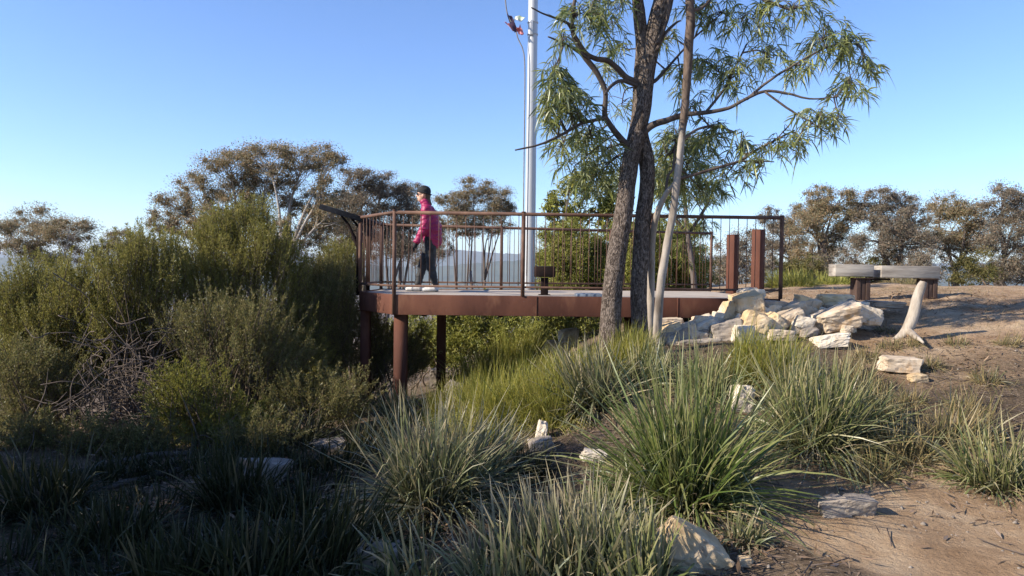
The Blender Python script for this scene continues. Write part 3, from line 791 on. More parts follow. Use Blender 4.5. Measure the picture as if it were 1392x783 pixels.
    for w_ in (wr, wrF):
        g = MB(); hand(g, w_, 0.006); fuse(g, 'glove', M['black_cloth'], body, 0.005, 2)
    # beanie
    g = MB(); ellipsoid(g, P(0.088, 0, 1.56), (0.108, 0.092, 0.095)); o = fuse(g, 'beanie', M['black_cloth'], body, 0.008, 3, wrinkle=0.002)
    me = o.data
    bm = bmesh.new(); bm.from_mesh(me)
    bmesh.ops.bisect_plane(bm, geom=bm.verts[:] + bm.edges[:] + bm.faces[:], plane_co=P(0.09, 0, 1.533), plane_no=Vector((-0.25, 0, -1)), clear_outer=True)
    bm.to_mesh(me); bm.free()
    g = MB(); ring = []
    for a in np.linspace(0, 2 * np.pi, 28): ring.append(P(0.088 + 0.104 * math.cos(a), 0.09 * math.sin(a), 1.535 + 0.026 * math.cos(a)))
    g.tube(ring, 0.013, 8); g.build('beanie_cuff', M['black_cloth'], o, smooth=True)
    g = MB(); capsule(g, P(0.045, 0, 1.45), P(-0.01, 0, 1.36), 0.05, 0.028); capsule(g, P(0.05, 0, 1.50), P(0.045, 0, 1.45), 0.066, 0.055); fuse(g, 'hair', M['stem'], body, 0.009, 2, wrinkle=0.004)
    # sunglasses
    g = MB()
    for s_ in (-1, 1): ellipsoid(g, P(0.190, s_ * 0.034, 1.515), (0.007, 0.028, 0.02))
    g.tube([P(0.19, -0.06, 1.52), P(0.15, -0.079, 1.52), P(0.09, -0.082, 1.515)], 0.004, 6); g.tube([P(0.19, 0.06, 1.52), P(0.15, 0.079, 1.52), P(0.09, 0.082, 1.515)], 0.004, 6)
    g.tube([P(0.196, -0.012, 1.52), P(0.196, 0.012, 1.52)], 0.004, 6); g.build('sunglasses', M['lens'], body, smooth=True)
    for a_, lift in ((ankN, 0.0), (ankF, 0.0)):
        s = MB(); x, y = a_[0], a_[1]
        capsule(s, (x + 0.02, y, 0.055), (x - 0.07, y, 0.052), 0.046, 0.044); capsule(s, (x - 0.07, y, 0.046), (x - 0.165, y, 0.036), 0.043, 0.033); capsule(s, (x + 0.01, y, 0.07), (x + 0.0, y, 0.115), 0.046, 0.046)
        sh_ = fuse(s, 'shoe', M['shoe'], body, 0.007, 3)
        s = MB(); capsule(s, (x + 0.02, y, 0.0), (x - 0.165, y, 0.0), 0.044, 0.036)
        so = s.build('sole', M['sole'], sh_, smooth=True); 
        for v in so.data.vertices: v.co.z = 0.001 + 0.028 * (v.co.z + 0.05) / 0.1
    return body
build_person()

# ------------------------------------------------------------------ rocks
RP = 'rocks piled at the end of the platform'
RS = 'stones lying among the tussocks'
def rock(px, py, w, h, D, label, mat, seed, tilt=0.0, deep=0.9, sink=0.12, ground=False, group='rocks tumbled beside the platform', name='rock', grow=1.3):
    r_ = rg(seed * 7 + 3)
    if group == RS and py > 440:
        D = min(max(hit(px, py + h * 0.42).y, 3.6), 12)
    bm = bmesh.new()
    cor = np.array([(x, y, z) for x in (-1, 1) for y in (-1, 1) for z in (-1, 1)], float)
    cor = cor * r_.uniform(0.55, 1.0, (8, 3))
    ext_ = np.vstack([cor, rand_dirs(r_, 5) * r_.uniform(0.85, 1.1, (5, 1))])
    for q in ext_: bm.verts.new(q)
    bmesh.ops.convex_hull(bm, input=bm.verts)
    for v in [v for v in bm.verts if not v.link_faces]: bm.verts.remove(v)
    bmesh.ops.bevel(bm, geom=bm.edges[:], offset=0.07, segments=1, affect='EDGES')
    bmesh.ops.triangulate(bm, faces=bm.faces)
    for _ in range(3): bmesh.ops.subdivide_edges(bm, edges=[e for e in bm.edges if e.calc_length() > 0.22], cuts=1, use_grid_fill=True)
    bmesh.ops.triangulate(bm, faces=bm.faces)
    V = np.array([v.co for v in bm.verts])
    V = V / ((V.max(0) - V.min(0)) / 2)
    off = Vector(r_.uniform(-50, 50, 3))
    V = np.array([v * (1 + 0.075 * mn.fractal(Vector(v) * 2.6 + off, 0.75, 2.1, 6) - 0.09 * max(0, mn.noise(Vector((v[0], v[1], v[2] * 2.5)) * 2.1 - off) - 0.2)) for v in V])
    sx, sz = w / FPX * D / 2 * grow, h / FPX * D / 2 * grow
    sy = deep * max((sx + sz) / 2, sz * 0.8)
    V = V * np.array([sx, sy, sz])
    a = math.atan2(0, 1) + R(tilt); ca, sa = math.cos(a), math.sin(a)
    V = np.c_[V[:, 0] * ca + V[:, 2] * sa, V[:, 1], -V[:, 0] * sa + V[:, 2] * ca]
    c = at(px, py, D)
    if ground: c.z = ht(c.x, c.y) + sz * (1 - sink * 2)
    for v, q in zip(bm.verts, V): v.co = q
    me = bpy.data.meshes.new(name); bm.to_mesh(me); bm.free(); me.materials.append(M[mat])
    o = bpy.data.objects.new(name, me); COL.objects.link(o); o.location = c
    tag(o, label, 'rock', group)
    return o

RP = 'rocks piled at the end of the platform'
RS = 'stones lying among the tussocks'
rocks = [
 (773, 459, 24, 22, 8.9, 'pale pinkish rock left of the rough trunks', 'rock_white', 0, RS), (758, 471, 34, 13, 8.7, 'low flat pale stone below the pinkish rock left of the trunks', 'rock_tan', 8, RS),
 (903, 439, 44, 12, 9.1, 'flat slab wedged under the steel beam behind the pale slim trunk', 'rock_tan', -4, RP),
 (940, 455, 76, 26, 8.9, 'long pale slab leaning uphill beside the pale slim trunk', 'rock_white', -28, RP), (948, 472, 50, 24, 8.6, 'grey block below the long leaning slab', 'rock_grey', 0, RP),
 (978, 434, 16, 16, 9.0, 'small pinkish stone in the pile right under the beam', 'rock_white', 10, RP), (994, 425, 20, 26, 9.0, 'upright narrow ochre stone left of the large ochre block', 'rock_ochre', 15, RP),
 (1019, 414, 38, 30, 8.95, 'large ochre block topmost in the rock pile by the deck end', 'rock_ochre', -12, RP), (990, 449, 40, 24, 8.7, 'dark grey wedge stone in the middle of the rock pile', 'rock_grey', -20, RP),
 (1026, 441, 34, 34, 8.7, 'yellowish rock directly below the large ochre block', 'rock_ochre', 30, RP), (1010, 455, 24, 24, 8.5, 'pale stone at the foot of the pile left of the yellowish rock', 'rock_white', 5, RP),
 (1048, 417, 30, 18, 9.1, 'knobbly grey rock at the foot of the railing end post', 'rock_grey', 6, RP), (1051, 440, 24, 26, 8.7, 'brown ochre rock right of the yellowish rock', 'rock_ochre', -30, RP),
 (1062, 455, 30, 13, 8.4, 'small flat stone in grass at the front of the pile', 'rock_tan', 0, RP), (1076, 432, 32, 20, 8.8, 'pale tan rock right of the brown ochre rock', 'rock_tan', -14, RP),
 (1092, 439, 22, 16, 8.6, 'small pinkish stone between the pale tan rock and the broad boulder', 'rock_white', 20, RP), (1104, 418, 32, 26, 9.1, 'broad buff rock behind, below the left end of the bench', 'rock_tan', 8, RP),
 (1133, 413, 40, 24, 9.4, 'big orange ochre rock below the bench', 'rock_ochre', -6, RP), (1136, 434, 58, 30, 8.7, 'broad tan boulder in front of the orange ochre rock', 'rock_tan', -18, RP),
 (1160, 421, 22, 20, 9.0, 'dark grey stone behind the white rock at the right end of the pile', 'rock_grey', 20, RP), (1173, 427, 34, 20, 8.8, 'white pointed rock at the right end of the pile', 'rock_white', 14, RP),
 (1126, 463, 42, 16, 8.1, 'flat cream stone set in the slope behind the right tussock', 'rock_white', -8, RS), (1068, 420, 20, 14, 9.3, 'small grey stone on the path right of the railing end post', 'rock_grey', 0, RP),
 (1200, 414, 44, 9, 9.9, 'low weathered ledge of stone right of the bench leg', 'rock_grey', 2, RS),
 (1224, 497, 46, 20, 7.4, 'flat tan stone on the bare slope at the right', 'rock_tan', 0, RS), (1246, 514, 24, 12, 7.1, 'small orange stone right of the flat tan stone', 'rock_ochre', 0, RS),

 (1008, 543, 28, 36, 6.4, 'pale rock half hidden between the two big green tussocks', 'rock_white', 10, RS),
 (736, 588, 15, 26, 6.1, 'sharp white shard standing beside the litter', 'rock_white', 12, RS), (736, 604, 30, 18, 6.0, 'grey stone at the foot of the white shard', 'rock_grey', -18, RS),
 (806, 620, 32, 14, 5.9, 'flat cream stone in dry litter left of the big green tussock', 'rock_white', 6, RS),
 (938, 745, 88, 52, 4.35, 'large ochre rock in front of the big green tussock', 'rock_ochre', 32, RS), (1012, 764, 20, 12, 4.2, 'small ochre stone right of the large front rock', 'rock_ochre', 0, RS),
 (985, 772, 16, 10, 4.15, 'little tan stone between the large front rock and the path', 'rock_tan', 0, RS),
 (1130, 690, 34, 25, 4.95, 'left grey stone of two at the shaded edge of the path', 'rock_grey', -14, RS), (1166, 688, 40, 26, 4.95, 'right grey stone of two at the shaded edge of the path', 'rock_grey', 6, RS),
 (599, 514, 24, 22, 8.6, 'dark grey boulder below the rear steel column', 'rock_grey', 0, RS), (615, 536, 22, 32, 8.2, 'narrow dark stone in front of the dark grey boulder', 'rock_grey', 12, RS),
 (362, 640, 58, 34, 5.9, 'shaded grey rock among the dark tussocks at lower left', 'rock_grey', 0, RS), (446, 604, 44, 12, 6.5, 'flat brownish stone left of the dark grey green tussock', 'rock_grey', -5, RS),
 (516, 760, 58, 40, 4.2, 'rounded grey stone in shade at the bottom edge', 'rock_grey', 0, RS),
 (880, 745, 26, 14, 4.4, 'small brown stone left of the large front rock', 'rock_tan', 0, RS)]
for i, (px, py, w, h, D, lab, mat, tl, grp) in enumerate(rocks):
    rock(px, py, w, h, D, lab, mat, i + 1, tilt=tl, group=grp, grow=1.2 if grp == RP else 1.15)
# smaller rubble filling the pile
fill = [(965, 447, 14, 10, 9.0, 'rock_tan'), (1035, 460, 14, 9, 8.5, 'rock_white'), (1085, 448, 14, 9, 8.6, 'rock_tan'), (1063, 443, 14, 12, 8.8, 'rock_grey'), (1008, 436, 14, 12, 8.8, 'rock_white'),
        (1118, 424, 16, 11, 9.0, 'rock_white'), (1152, 447, 14, 9, 8.5, 'rock_tan'), (920, 468, 16, 9, 8.6, 'rock_white'), (1037, 424, 12, 12, 9.0, 'rock_white'), (970, 462, 18, 14, 8.7, 'rock_tan'), (1100, 452, 18, 10, 8.5, 'rock_grey'), (1185, 436, 14, 8, 8.7, 'rock_tan')]
r9 = rg(909)
for k in range(64):
    t = r9.uniform(); px = 905 + 285 * t
    topy = np.interp(px, [905, 960, 1010, 1045, 1100, 1150, 1190], [452, 430, 404, 410, 413, 416, 430])
    py = r9.uniform(topy, np.interp(px, [905, 1040, 1190], [478, 462, 446]))
    w = r9.uniform(13, 30); D = np.interp(py, [405, 475], [9.25, 8.55])
    fill.append((px, py, w, w * r9.uniform(0.55, 0.95), D, ('rock_tan', 'rock_white', 'rock_tan', 'rock_ochre', 'rock_grey')[k % 5]))
for i, (px, py, w, h, D, mat) in enumerate(fill):
    rock(px, py, w, h, D, 'little broken stone filling a gap in the rock pile', mat, 90 + i, tilt=(i * 37) % 50 - 25, group='little broken stones in the rock pile')

def build_stump():
    D = 8.5
    b = at(1232, 450, D)
    root = empty('bleached_stump', b, 'bleached white curved tree stump leaning on the slope beyond the rock pile', 'stump')
    P, Rr = [], []
    for (x, y, w) in ((1192, 469, 5), (1214, 463, 9), (1231, 451, 16), (1241, 430, 19), (1247, 406, 17), (1253, 390, 15), (1256, 383, 11)):
        P.append(at(x, y, D)); Rr.append(w * 0.78 / FPX * D / 2)
    def jit(V): return np.array([v + np.array(mn.noise_vector(Vector((v[0] * 7, v[1] * 7, v[2] * 3)))) * 0.011 for v in V])
    mb = MB(); mb.tube(P, Rr, 24, res=8, jitter=jit); mb.build('stump_body', M['bleached'], root, smooth=True)
    mb = MB(); mb.tube([at(1233, 449, D), at(1244, 457, D - 0.25), at(1256, 466, D - 0.5)], (0.045, 0.035, 0.012), 12, res=6, jitter=jit); mb.build('root', M['bleached'], root, smooth=True)
build_stump()

# ------------------------------------------------------------------ tussocks
def tussock(px, py, top, label, mat, n, seed, spread_=0.75, width=0.011, base=0.16, droop=(0.15, 0.9), group='strappy tussocks', name='grass_tussock', loc=None, H=None, lean=(0, 0), seg=5):
    p = hit(px, py) if loc is None else Vector(loc)
    r_ = rg(seed)
    if H is None: H = (py - top) / FPX * p.y * 1.18
    a = r_.uniform(0, 2 * np.pi, n); rr = base * np.sqrt(r_.uniform(0, 1, n))
    P = np.c_[p.x + rr * np.cos(a), p.y + rr * np.sin(a), np.zeros(n)]
    P[:, 2] = hts(P[:, 0], P[:, 1]) - 0.03
    th = np.abs(r_.normal(0, spread_ * 0.62, n)).clip(0, 1.35)
    a2 = a + r_.normal(0, 0.85, n)
    lean = (lean[0] + r_.normal(0, 0.10), lean[1] + r_.normal(0, 0.10))
    D = np.c_[np.sin(th) * np.cos(a2) + lean[0], np.sin(th) * np.sin(a2) + lean[1], np.cos(th)]
    L = H * (0.35 + 0.85 * r_.beta(2.2, 1.6, n)) * 1.05
    dr = r_.uniform(*droop, n) * (0.25 + 0.75 * np.sin(th))
    mb = MB()
    Wd = width * 1.25 * r_.uniform(0.6, 1.3, n)
    ribbons(mb, P, D, L, Wd, dr, seg, r_, prof='blade', curl=0.26, kink=0.16)
    # dead bent blades round the skirt
    k = n // 5
    a = r_.uniform(0, 2 * np.pi, k)
    P = np.c_[p.x + base * np.cos(a), p.y + base * np.sin(a), np.zeros(k)]; P[:, 2] = hts(P[:, 0], P[:, 1]) + 0.02
    D = np.c_[np.cos(a), np.sin(a), r_.uniform(0.2, 1.0, k)]
    ribbons(mb, P, D, H * r_.uniform(0.4, 0.9, k), Wd[:k], r_.uniform(0.5, 1.0, k), seg, r_, prof='blade', curl=0.2)
    V = np.concatenate(mb.V); 
    o = mb.build(name, M[mat], None, smooth=True)
    V = V - np.array(p)
    o.data.vertices.foreach_set('co', V.astype(np.float32).ravel()); o.data.update()
    o.location = p
    tag(o, label, 'tussock', group)
    if mat != 'fine_grass' and mat != 'green_shrub':
        k = n // 5
        a = r_.uniform(0, 2 * np.pi, k); rr = base * 1.3 * np.sqrt(r_.uniform(0, 1, k))
        P = np.c_[p.x + rr * np.cos(a), p.y + rr * np.sin(a), np.zeros(k)]; P[:, 2] = hts(P[:, 0], P[:, 1]) + 0.01
        a += r_.normal(0, 0.7, k)
        D = np.c_[np.cos(a), np.sin(a), r_.uniform(0.0, 1.1, k)]
        db = MB(); ribbons(db, P, D, H * r_.uniform(0.25, 0.75, k), width * r_.uniform(0.5, 1.1, k), r_.uniform(0.3, 0.9, k), seg, r_, prof='blade', curl=0.4, kink=0.4)
        tag(db.build('dead_blades', M['dead_blade' if mat != 'strap_shade_tone' else 'strap_shade_tone'], o, smooth=True), kind='stuff')  # dead blades of shaded tussocks share the shade-darkened colour
    return o

T1 = 'strappy tussocks'
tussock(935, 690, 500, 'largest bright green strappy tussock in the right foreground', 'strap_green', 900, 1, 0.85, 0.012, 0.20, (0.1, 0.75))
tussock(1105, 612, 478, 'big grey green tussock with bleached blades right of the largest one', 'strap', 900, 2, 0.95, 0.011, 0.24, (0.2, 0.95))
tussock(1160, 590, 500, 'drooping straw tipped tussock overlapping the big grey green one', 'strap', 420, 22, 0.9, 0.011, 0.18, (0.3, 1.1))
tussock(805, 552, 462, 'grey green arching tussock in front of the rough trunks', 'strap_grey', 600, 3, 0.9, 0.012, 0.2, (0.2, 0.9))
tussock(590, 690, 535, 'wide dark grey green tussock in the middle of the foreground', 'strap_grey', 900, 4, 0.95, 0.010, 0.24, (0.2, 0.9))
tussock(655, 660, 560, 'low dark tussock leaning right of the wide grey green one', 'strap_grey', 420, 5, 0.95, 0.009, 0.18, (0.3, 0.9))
tussock(720, 650, 600, 'small dusky tussock below the white shard', 'strap_shade_tone', 240, 6, 0.9, 0.008, 0.14)
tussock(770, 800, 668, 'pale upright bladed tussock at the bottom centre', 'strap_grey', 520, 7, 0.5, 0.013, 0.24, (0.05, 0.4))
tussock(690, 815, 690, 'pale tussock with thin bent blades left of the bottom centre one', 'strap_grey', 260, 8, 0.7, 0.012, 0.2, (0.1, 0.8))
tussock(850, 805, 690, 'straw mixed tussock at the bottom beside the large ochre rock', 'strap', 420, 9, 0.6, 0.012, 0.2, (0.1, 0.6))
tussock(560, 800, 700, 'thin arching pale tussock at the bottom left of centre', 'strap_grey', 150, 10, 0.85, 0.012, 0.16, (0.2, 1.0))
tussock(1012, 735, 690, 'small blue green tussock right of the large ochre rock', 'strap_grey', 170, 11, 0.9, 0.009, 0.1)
tussock(450, 770, 655, 'dark tussock in shade left of the rounded grey stone', 'strap_shade_tone', 380, 12, 0.85, 0.011, 0.24, (0.15, 0.8))
tussock(318, 690, 600, 'dark tussock with a few tall stalks in front of the fallen log', 'strap_shade_tone', 340, 13, 0.7, 0.010, 0.2, (0.1, 0.6))
tussock(395, 700, 640, 'shaded tussock beside the grey rock at lower left', 'strap_shade_tone', 300, 14, 0.85, 0.010, 0.2)
tussock(250, 790, 700, 'shaded tussock at the bottom left edge', 'strap_shade_tone', 380, 15, 0.85, 0.011, 0.24)
tussock(350, 800, 690, 'shaded tussock with red brown tips at the bottom left', 'strap_shade_tone', 320, 16, 0.8, 0.011, 0.22)
tussock(160, 740, 670, 'shaded tussock at the left margin below the log', 'strap_shade_tone', 320, 17, 0.85, 0.011, 0.22)
tussock(60, 700, 600, 'shaded tussock beyond the left end of the fallen log', 'strap_shade_tone', 320, 18, 0.85, 0.011, 0.22)
tussock(405, 610, 555, 'dusky tussock under the dark right side of the bushes', 'strap_shade_tone', 260, 19, 0.85, 0.009, 0.18)
tussock(500, 620, 560, 'dusky tussock behind the wide grey green one', 'strap_shade_tone', 300, 20, 0.85, 0.009, 0.2)
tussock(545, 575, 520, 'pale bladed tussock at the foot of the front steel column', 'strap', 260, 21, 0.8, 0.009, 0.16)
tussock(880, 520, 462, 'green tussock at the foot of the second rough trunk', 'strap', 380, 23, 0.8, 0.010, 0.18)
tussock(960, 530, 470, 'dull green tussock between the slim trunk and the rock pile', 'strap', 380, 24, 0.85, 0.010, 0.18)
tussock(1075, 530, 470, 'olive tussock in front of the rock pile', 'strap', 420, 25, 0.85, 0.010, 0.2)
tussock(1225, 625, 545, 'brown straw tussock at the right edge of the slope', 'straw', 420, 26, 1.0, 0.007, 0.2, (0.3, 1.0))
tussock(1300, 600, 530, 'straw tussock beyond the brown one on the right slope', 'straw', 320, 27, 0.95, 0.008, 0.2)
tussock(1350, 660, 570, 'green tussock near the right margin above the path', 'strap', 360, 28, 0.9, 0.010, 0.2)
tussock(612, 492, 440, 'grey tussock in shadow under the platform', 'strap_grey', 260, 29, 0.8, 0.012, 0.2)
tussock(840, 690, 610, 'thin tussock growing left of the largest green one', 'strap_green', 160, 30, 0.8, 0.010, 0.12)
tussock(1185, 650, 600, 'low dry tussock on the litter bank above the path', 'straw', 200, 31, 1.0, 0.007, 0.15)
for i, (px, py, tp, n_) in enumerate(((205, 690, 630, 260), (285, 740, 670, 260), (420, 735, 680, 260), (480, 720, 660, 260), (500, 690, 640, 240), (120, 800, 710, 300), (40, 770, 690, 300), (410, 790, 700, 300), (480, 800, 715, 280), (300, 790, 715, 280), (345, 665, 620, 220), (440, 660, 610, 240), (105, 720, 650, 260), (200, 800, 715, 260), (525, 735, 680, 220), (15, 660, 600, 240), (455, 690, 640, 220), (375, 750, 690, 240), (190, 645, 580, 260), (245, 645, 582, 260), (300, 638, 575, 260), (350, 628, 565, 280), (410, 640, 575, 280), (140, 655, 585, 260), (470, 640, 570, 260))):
    tussock(px + rg(i).uniform(-14, 14), py, tp + 18, 'dark tussock among many alike in the deep shade at lower left', 'strap_shade_tone', n_ * 2 // 3, 300 + i, 0.95, 0.010, 0.26, (0.2, 0.9), 'dark tussocks in the deep shade')
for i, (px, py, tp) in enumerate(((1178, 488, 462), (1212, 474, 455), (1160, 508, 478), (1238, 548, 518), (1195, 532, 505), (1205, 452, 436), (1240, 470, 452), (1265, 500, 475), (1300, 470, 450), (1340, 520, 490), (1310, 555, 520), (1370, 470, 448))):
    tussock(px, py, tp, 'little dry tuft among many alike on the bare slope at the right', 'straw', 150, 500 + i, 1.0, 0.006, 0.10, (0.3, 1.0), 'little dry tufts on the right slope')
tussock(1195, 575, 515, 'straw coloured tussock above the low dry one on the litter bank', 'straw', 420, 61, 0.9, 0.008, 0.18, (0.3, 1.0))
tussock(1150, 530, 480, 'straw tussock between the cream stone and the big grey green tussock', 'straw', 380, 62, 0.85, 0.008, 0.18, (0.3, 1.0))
F = 'fine yellow green grass mounds'
tussock(690, 575, 490, 'fine yellow green grass mound below the platform', 'fine_grass', 2200, 41, 0.55, 0.006, 0.44, (0.3, 1.1), F)
tussock(742, 570, 488, 'fine yellow grass mound left of the arching tussock', 'fine_grass', 1300, 42, 0.6, 0.006, 0.38, (0.3, 1.1), F)
tussock(1040, 510, 448, 'feathery lime grass mound in front of the yellowish rock', 'fine_grass', 1500, 43, 0.6, 0.006, 0.34, (0.3, 1.0), F)
tussock(655, 530, 470, 'low fine grass mound left of the large yellow green one', 'fine_grass', 1200, 44, 0.7, 0.006, 0.3, (0.2, 0.6), F)
tussock(855, 500, 450, 'lime grass mound between the bases of the rough trunks', 'fine_grass', 900, 45, 0.6, 0.006, 0.2, (0.1, 0.5), F)
tussock(700, 500, 450, 'pale fine grass mound in light under the beam', 'fine_grass', 1400, 46, 0.6, 0.007, 0.36, (0.1, 0.6), F)
tussock(775, 520, 468, 'yellow green grass mound below the pinkish rock left of the trunks', 'fine_grass', 1300, 50, 0.7, 0.007, 0.36, (0.3, 1.0), F)
tussock(640, 470, 430, 'far grass mound in light under the beam by the rear column', 'fine_grass', 1100, 51, 0.7, 0.009, 0.4, (0.3, 1.0), F)
tussock(735, 470, 430, 'far grass mound under the beam left of the pinkish rock', 'fine_grass', 1100, 52, 0.7, 0.009, 0.4, (0.3, 1.0), F)
tussock(620, 560, 510, 'low olive grass mound right of the front steel column', 'fine_grass', 1100, 53, 0.75, 0.006, 0.34, (0.3, 1.0), F)
tussock(1085, 398, 372, 'dry grass patch on the path edge behind the railing end post', 'fine_grass', 900, 47, 0.8, 0.010, 0.5, (0.1, 0.6), F, H=0.5, loc=(6.8, 17.0, ht(6.8, 17.0)))
tussock(1120, 395, 380, 'green ground plant on the path edge left of the bench', 'green_shrub', 700, 48, 1.1, 0.012, 0.5, (0.1, 0.6), F, H=0.4, loc=(8.6, 18.4, ht(8.6, 18.4)))
tussock(1230, 395, 380, 'dry grass patch on the flat behind the bench', 'straw', 700, 49, 1.0, 0.010, 0.6, (0.1, 0.6), F, H=0.4, loc=(11.0, 19.5, ht(11.0, 19.5)))

# ------------------------------------------------------------------ trees and shrubs
def clump_points(r_, c, rad, nsub, n, shell=0.55):
    """sub-clumps inside an ellipsoid, and leaf points gathered round them"""
    d = rand_dirs(r_, nsub) * (shell + (1 - shell) * r_.uniform(0, 1, (nsub, 1))) ** 0.8
    S = np.array(c) + d * np.array(rad)
    k = r_.integers(0, nsub, n)
    sr = np.array(rad) * r_.uniform(0.30, 0.55, (nsub, 1))
    g = r_.normal(size=(n, 3)); g = unit(g) * np.abs(r_.normal(0, 0.75, (n, 1))).clip(0, 1.25)
    return S, S[k] + g * sr[k]

def crown_tree(name, label, group, base_px, D, clumps, leaf, bark, seed, dens=1.0, leaf_len=0.068, leaf_w=0.026, stems=1, trunk_r=0.13, hang=0.4, depth_j=0.8, cat='tree', flat=0.8, twigs=True, nsub=20, zbase=None):
    r_ = rg(seed)
    x = at(base_px, 380, D).x
    zb = ht(x, D) - 0.1
    root = empty(name, (x, D, zb), label, cat, group)
    fol, wood = MB(), MB()
    cs = []
    for (px, py, rx, ry) in clumps:
        dd = D + r_.uniform(-depth_j, depth_j) * (rx / FPX * D)
        c = np.array(at(px, py, dd)); rad = np.array([rx, (rx + ry) * 0.55, ry * 1.25]) * dd / FPX
        cs.append((c, rad))
    lowest = min(c[2] - rad[2] for c, rad in cs)
    cm = np.mean([c for c, _ in cs], 0)
    fork_z = zb + max(0.25 * (lowest - zb), 0.15)
    feet = [np.array([x + r_.normal(0, 0.25 * (stems > 1)), D + r_.normal(0, 0.25 * (stems > 1)), zb]) for _ in range(stems)]
    forks = []
    for f_ in feet:
        h_ = zb + (cm[2] - zb) * r_.uniform(0.42, 0.62)
        top = np.array([f_[0] + (cm[0] - f_[0]) * 0.3 + r_.normal(0, 0.3), f_[1] + (cm[1] - f_[1]) * 0.3 + r_.normal(0, 0.3), h_])
        mid = (f_ + top) / 2 + np.array([r_.normal(0, 0.18), r_.normal(0, 0.18), 0])
        wood.tube([f_, mid, top], (trunk_r, trunk_r * 0.85, trunk_r * 0.7), 9, res=4)
        forks.append((mid, top))
    for c, rad in cs:
        mid, top = forks[np.argmin([np.linalg.norm((c - t)[:2]) + r_.uniform(0, 0.6) for _, t in forks])]
        st = top if c[2] > top[2] else mid + (top - mid) * 0.5
        m1 = st + (c - st) * 0.45 + np.array([r_.normal(0, 0.12), r_.normal(0, 0.12), 0.18 * rad[2] + abs(c[2] - st[2]) * 0.1])
        q = trunk_r * 0.5
        wood.tube([st, m1, c], (q, q * 0.6, q * 0.22), 6, res=4)
        vol = rad[0] * rad[2]
        n = int(max(200, dens * vol * 8000 * (0.13 / leaf_len) * (0.035 / leaf_w) * 0.75))
        S, P = clump_points(r_, c, rad, nsub, n)
        if twigs:
            for s in S:
                b0 = m1 + (c - m1) * r_.uniform(0.3, 1.0)
                wood.tube([b0, (b0 + s) / 2 + r_.normal(0, 0.06, 3) * rad[0], s], (q * 0.26, q * 0.18, q * 0.08), 4, cap=False)
        Dl = rand_dirs(r_, n); Dl[:, 2] -= hang; 
        diamonds(fol, P, Dl, leaf_len * r_.uniform(0.6, 1.3, n), leaf_w * r_.uniform(0.7, 1.3, n), r_)
    wood.build('trunk', M[bark], root, smooth=True)
    fol.build('crown', M[leaf], root)
    return root

GT = 'gum trees on the slope behind the platform'
crown_tree('gum_tree', 'spreading olive brown gum tree, tallest behind the left bushes', GT, 385, 24, [(240, 278, 26, 18), (222, 300, 22, 14), (275, 258, 36, 20), (315, 232, 42, 20), (365, 219, 46, 18), (415, 213, 40, 16), (450, 222, 22, 12), (300, 288, 34, 18), (395, 262, 36, 18), (440, 262, 26, 18), (425, 300, 34, 18), (345, 262, 22, 14), (262, 312, 30, 16), (380, 318, 30, 18), (335, 285, 26, 16), (410, 330, 34, 18), (300, 315, 34, 18), (450, 290, 28, 20), (360, 240, 30, 14)], 'eucalypt', 'gum_bark', 101, 1.0, stems=2, trunk_r=0.15)
crown_tree('gum_tree', 'grey green gum tree behind the information panel', GT, 520, 28, [(487, 242, 28, 13), (520, 250, 34, 15), (553, 265, 22, 14), (500, 276, 36, 16), (540, 292, 34, 18), (468, 285, 22, 20), (500, 315, 36, 18), (550, 325, 26, 18), (460, 330, 24, 20), (525, 335, 30, 18), (480, 310, 28, 20), (570, 290, 16, 16)], 'eucalypt_grey', 'dark_trunk', 102, 1.1, stems=3, trunk_r=0.13)
crown_tree('gum_tree', 'domed gum tree with thin dark trunks between the person and the flagpole', GT, 650, 32, [(645, 256, 26, 11), (617, 274, 24, 14), (672, 270, 24, 12), (650, 284, 40, 13), (690, 286, 12, 9), (615, 298, 26, 12), (668, 304, 30, 11), (640, 312, 24, 9)], 'eucalypt', 'dark_trunk', 103, 1.1, stems=6, trunk_r=0.09)
crown_tree('gum_tree', 'low bushy gum left of the domed gum tree', GT, 590, 34, [(585, 318, 22, 16), (575, 345, 22, 16), (600, 338, 16, 14)], 'eucalypt_grey', 'dark_trunk', 104, 0.9, stems=2, trunk_r=0.08)
crown_tree('gum_tree', 'small rounded gum low at the left behind the bushes', GT, 178, 30, [(165, 326, 24, 11), (192, 336, 24, 12), (150, 345, 25, 14)], 'eucalypt', 'gum_bark', 105, 1.0, stems=2, trunk_r=0.10)
crown_tree('gum_tree', 'gum tree crown at the far left margin behind the bushes', GT, 70, 28, [(50, 300, 36, 18), (95, 312, 34, 16), (20, 325, 34, 20), (75, 340, 40, 18)], 'eucalypt', 'gum_bark', 106, 1.0, stems=2, trunk_r=0.12)
GR = 'gum trees beyond the path on the right'
crown_tree('gum_tree', 'small brownish gum just right of the railing end post', GR, 1062, 30, [(1050, 296, 20, 12), (1078, 300, 22, 14), (1062, 322, 28, 16), (1045, 345, 22, 16), (1085, 345, 22, 16)], 'eucalypt_grey', 'dark_trunk', 107, 1.0, stems=2, trunk_r=0.09)
crown_tree('gum_tree', 'taller brown crowned gum behind the left end of the bench', GR, 1120, 27, [(1112, 265, 20, 11), (1100, 283, 26, 14), (1140, 272, 26, 13), (1128, 295, 34, 16), (1160, 288, 16, 12), (1095, 312, 28, 16), (1140, 325, 34, 18), (1110, 345, 30, 16)], 'eucalypt', 'dark_trunk', 108, 1.0, stems=3, trunk_r=0.11)
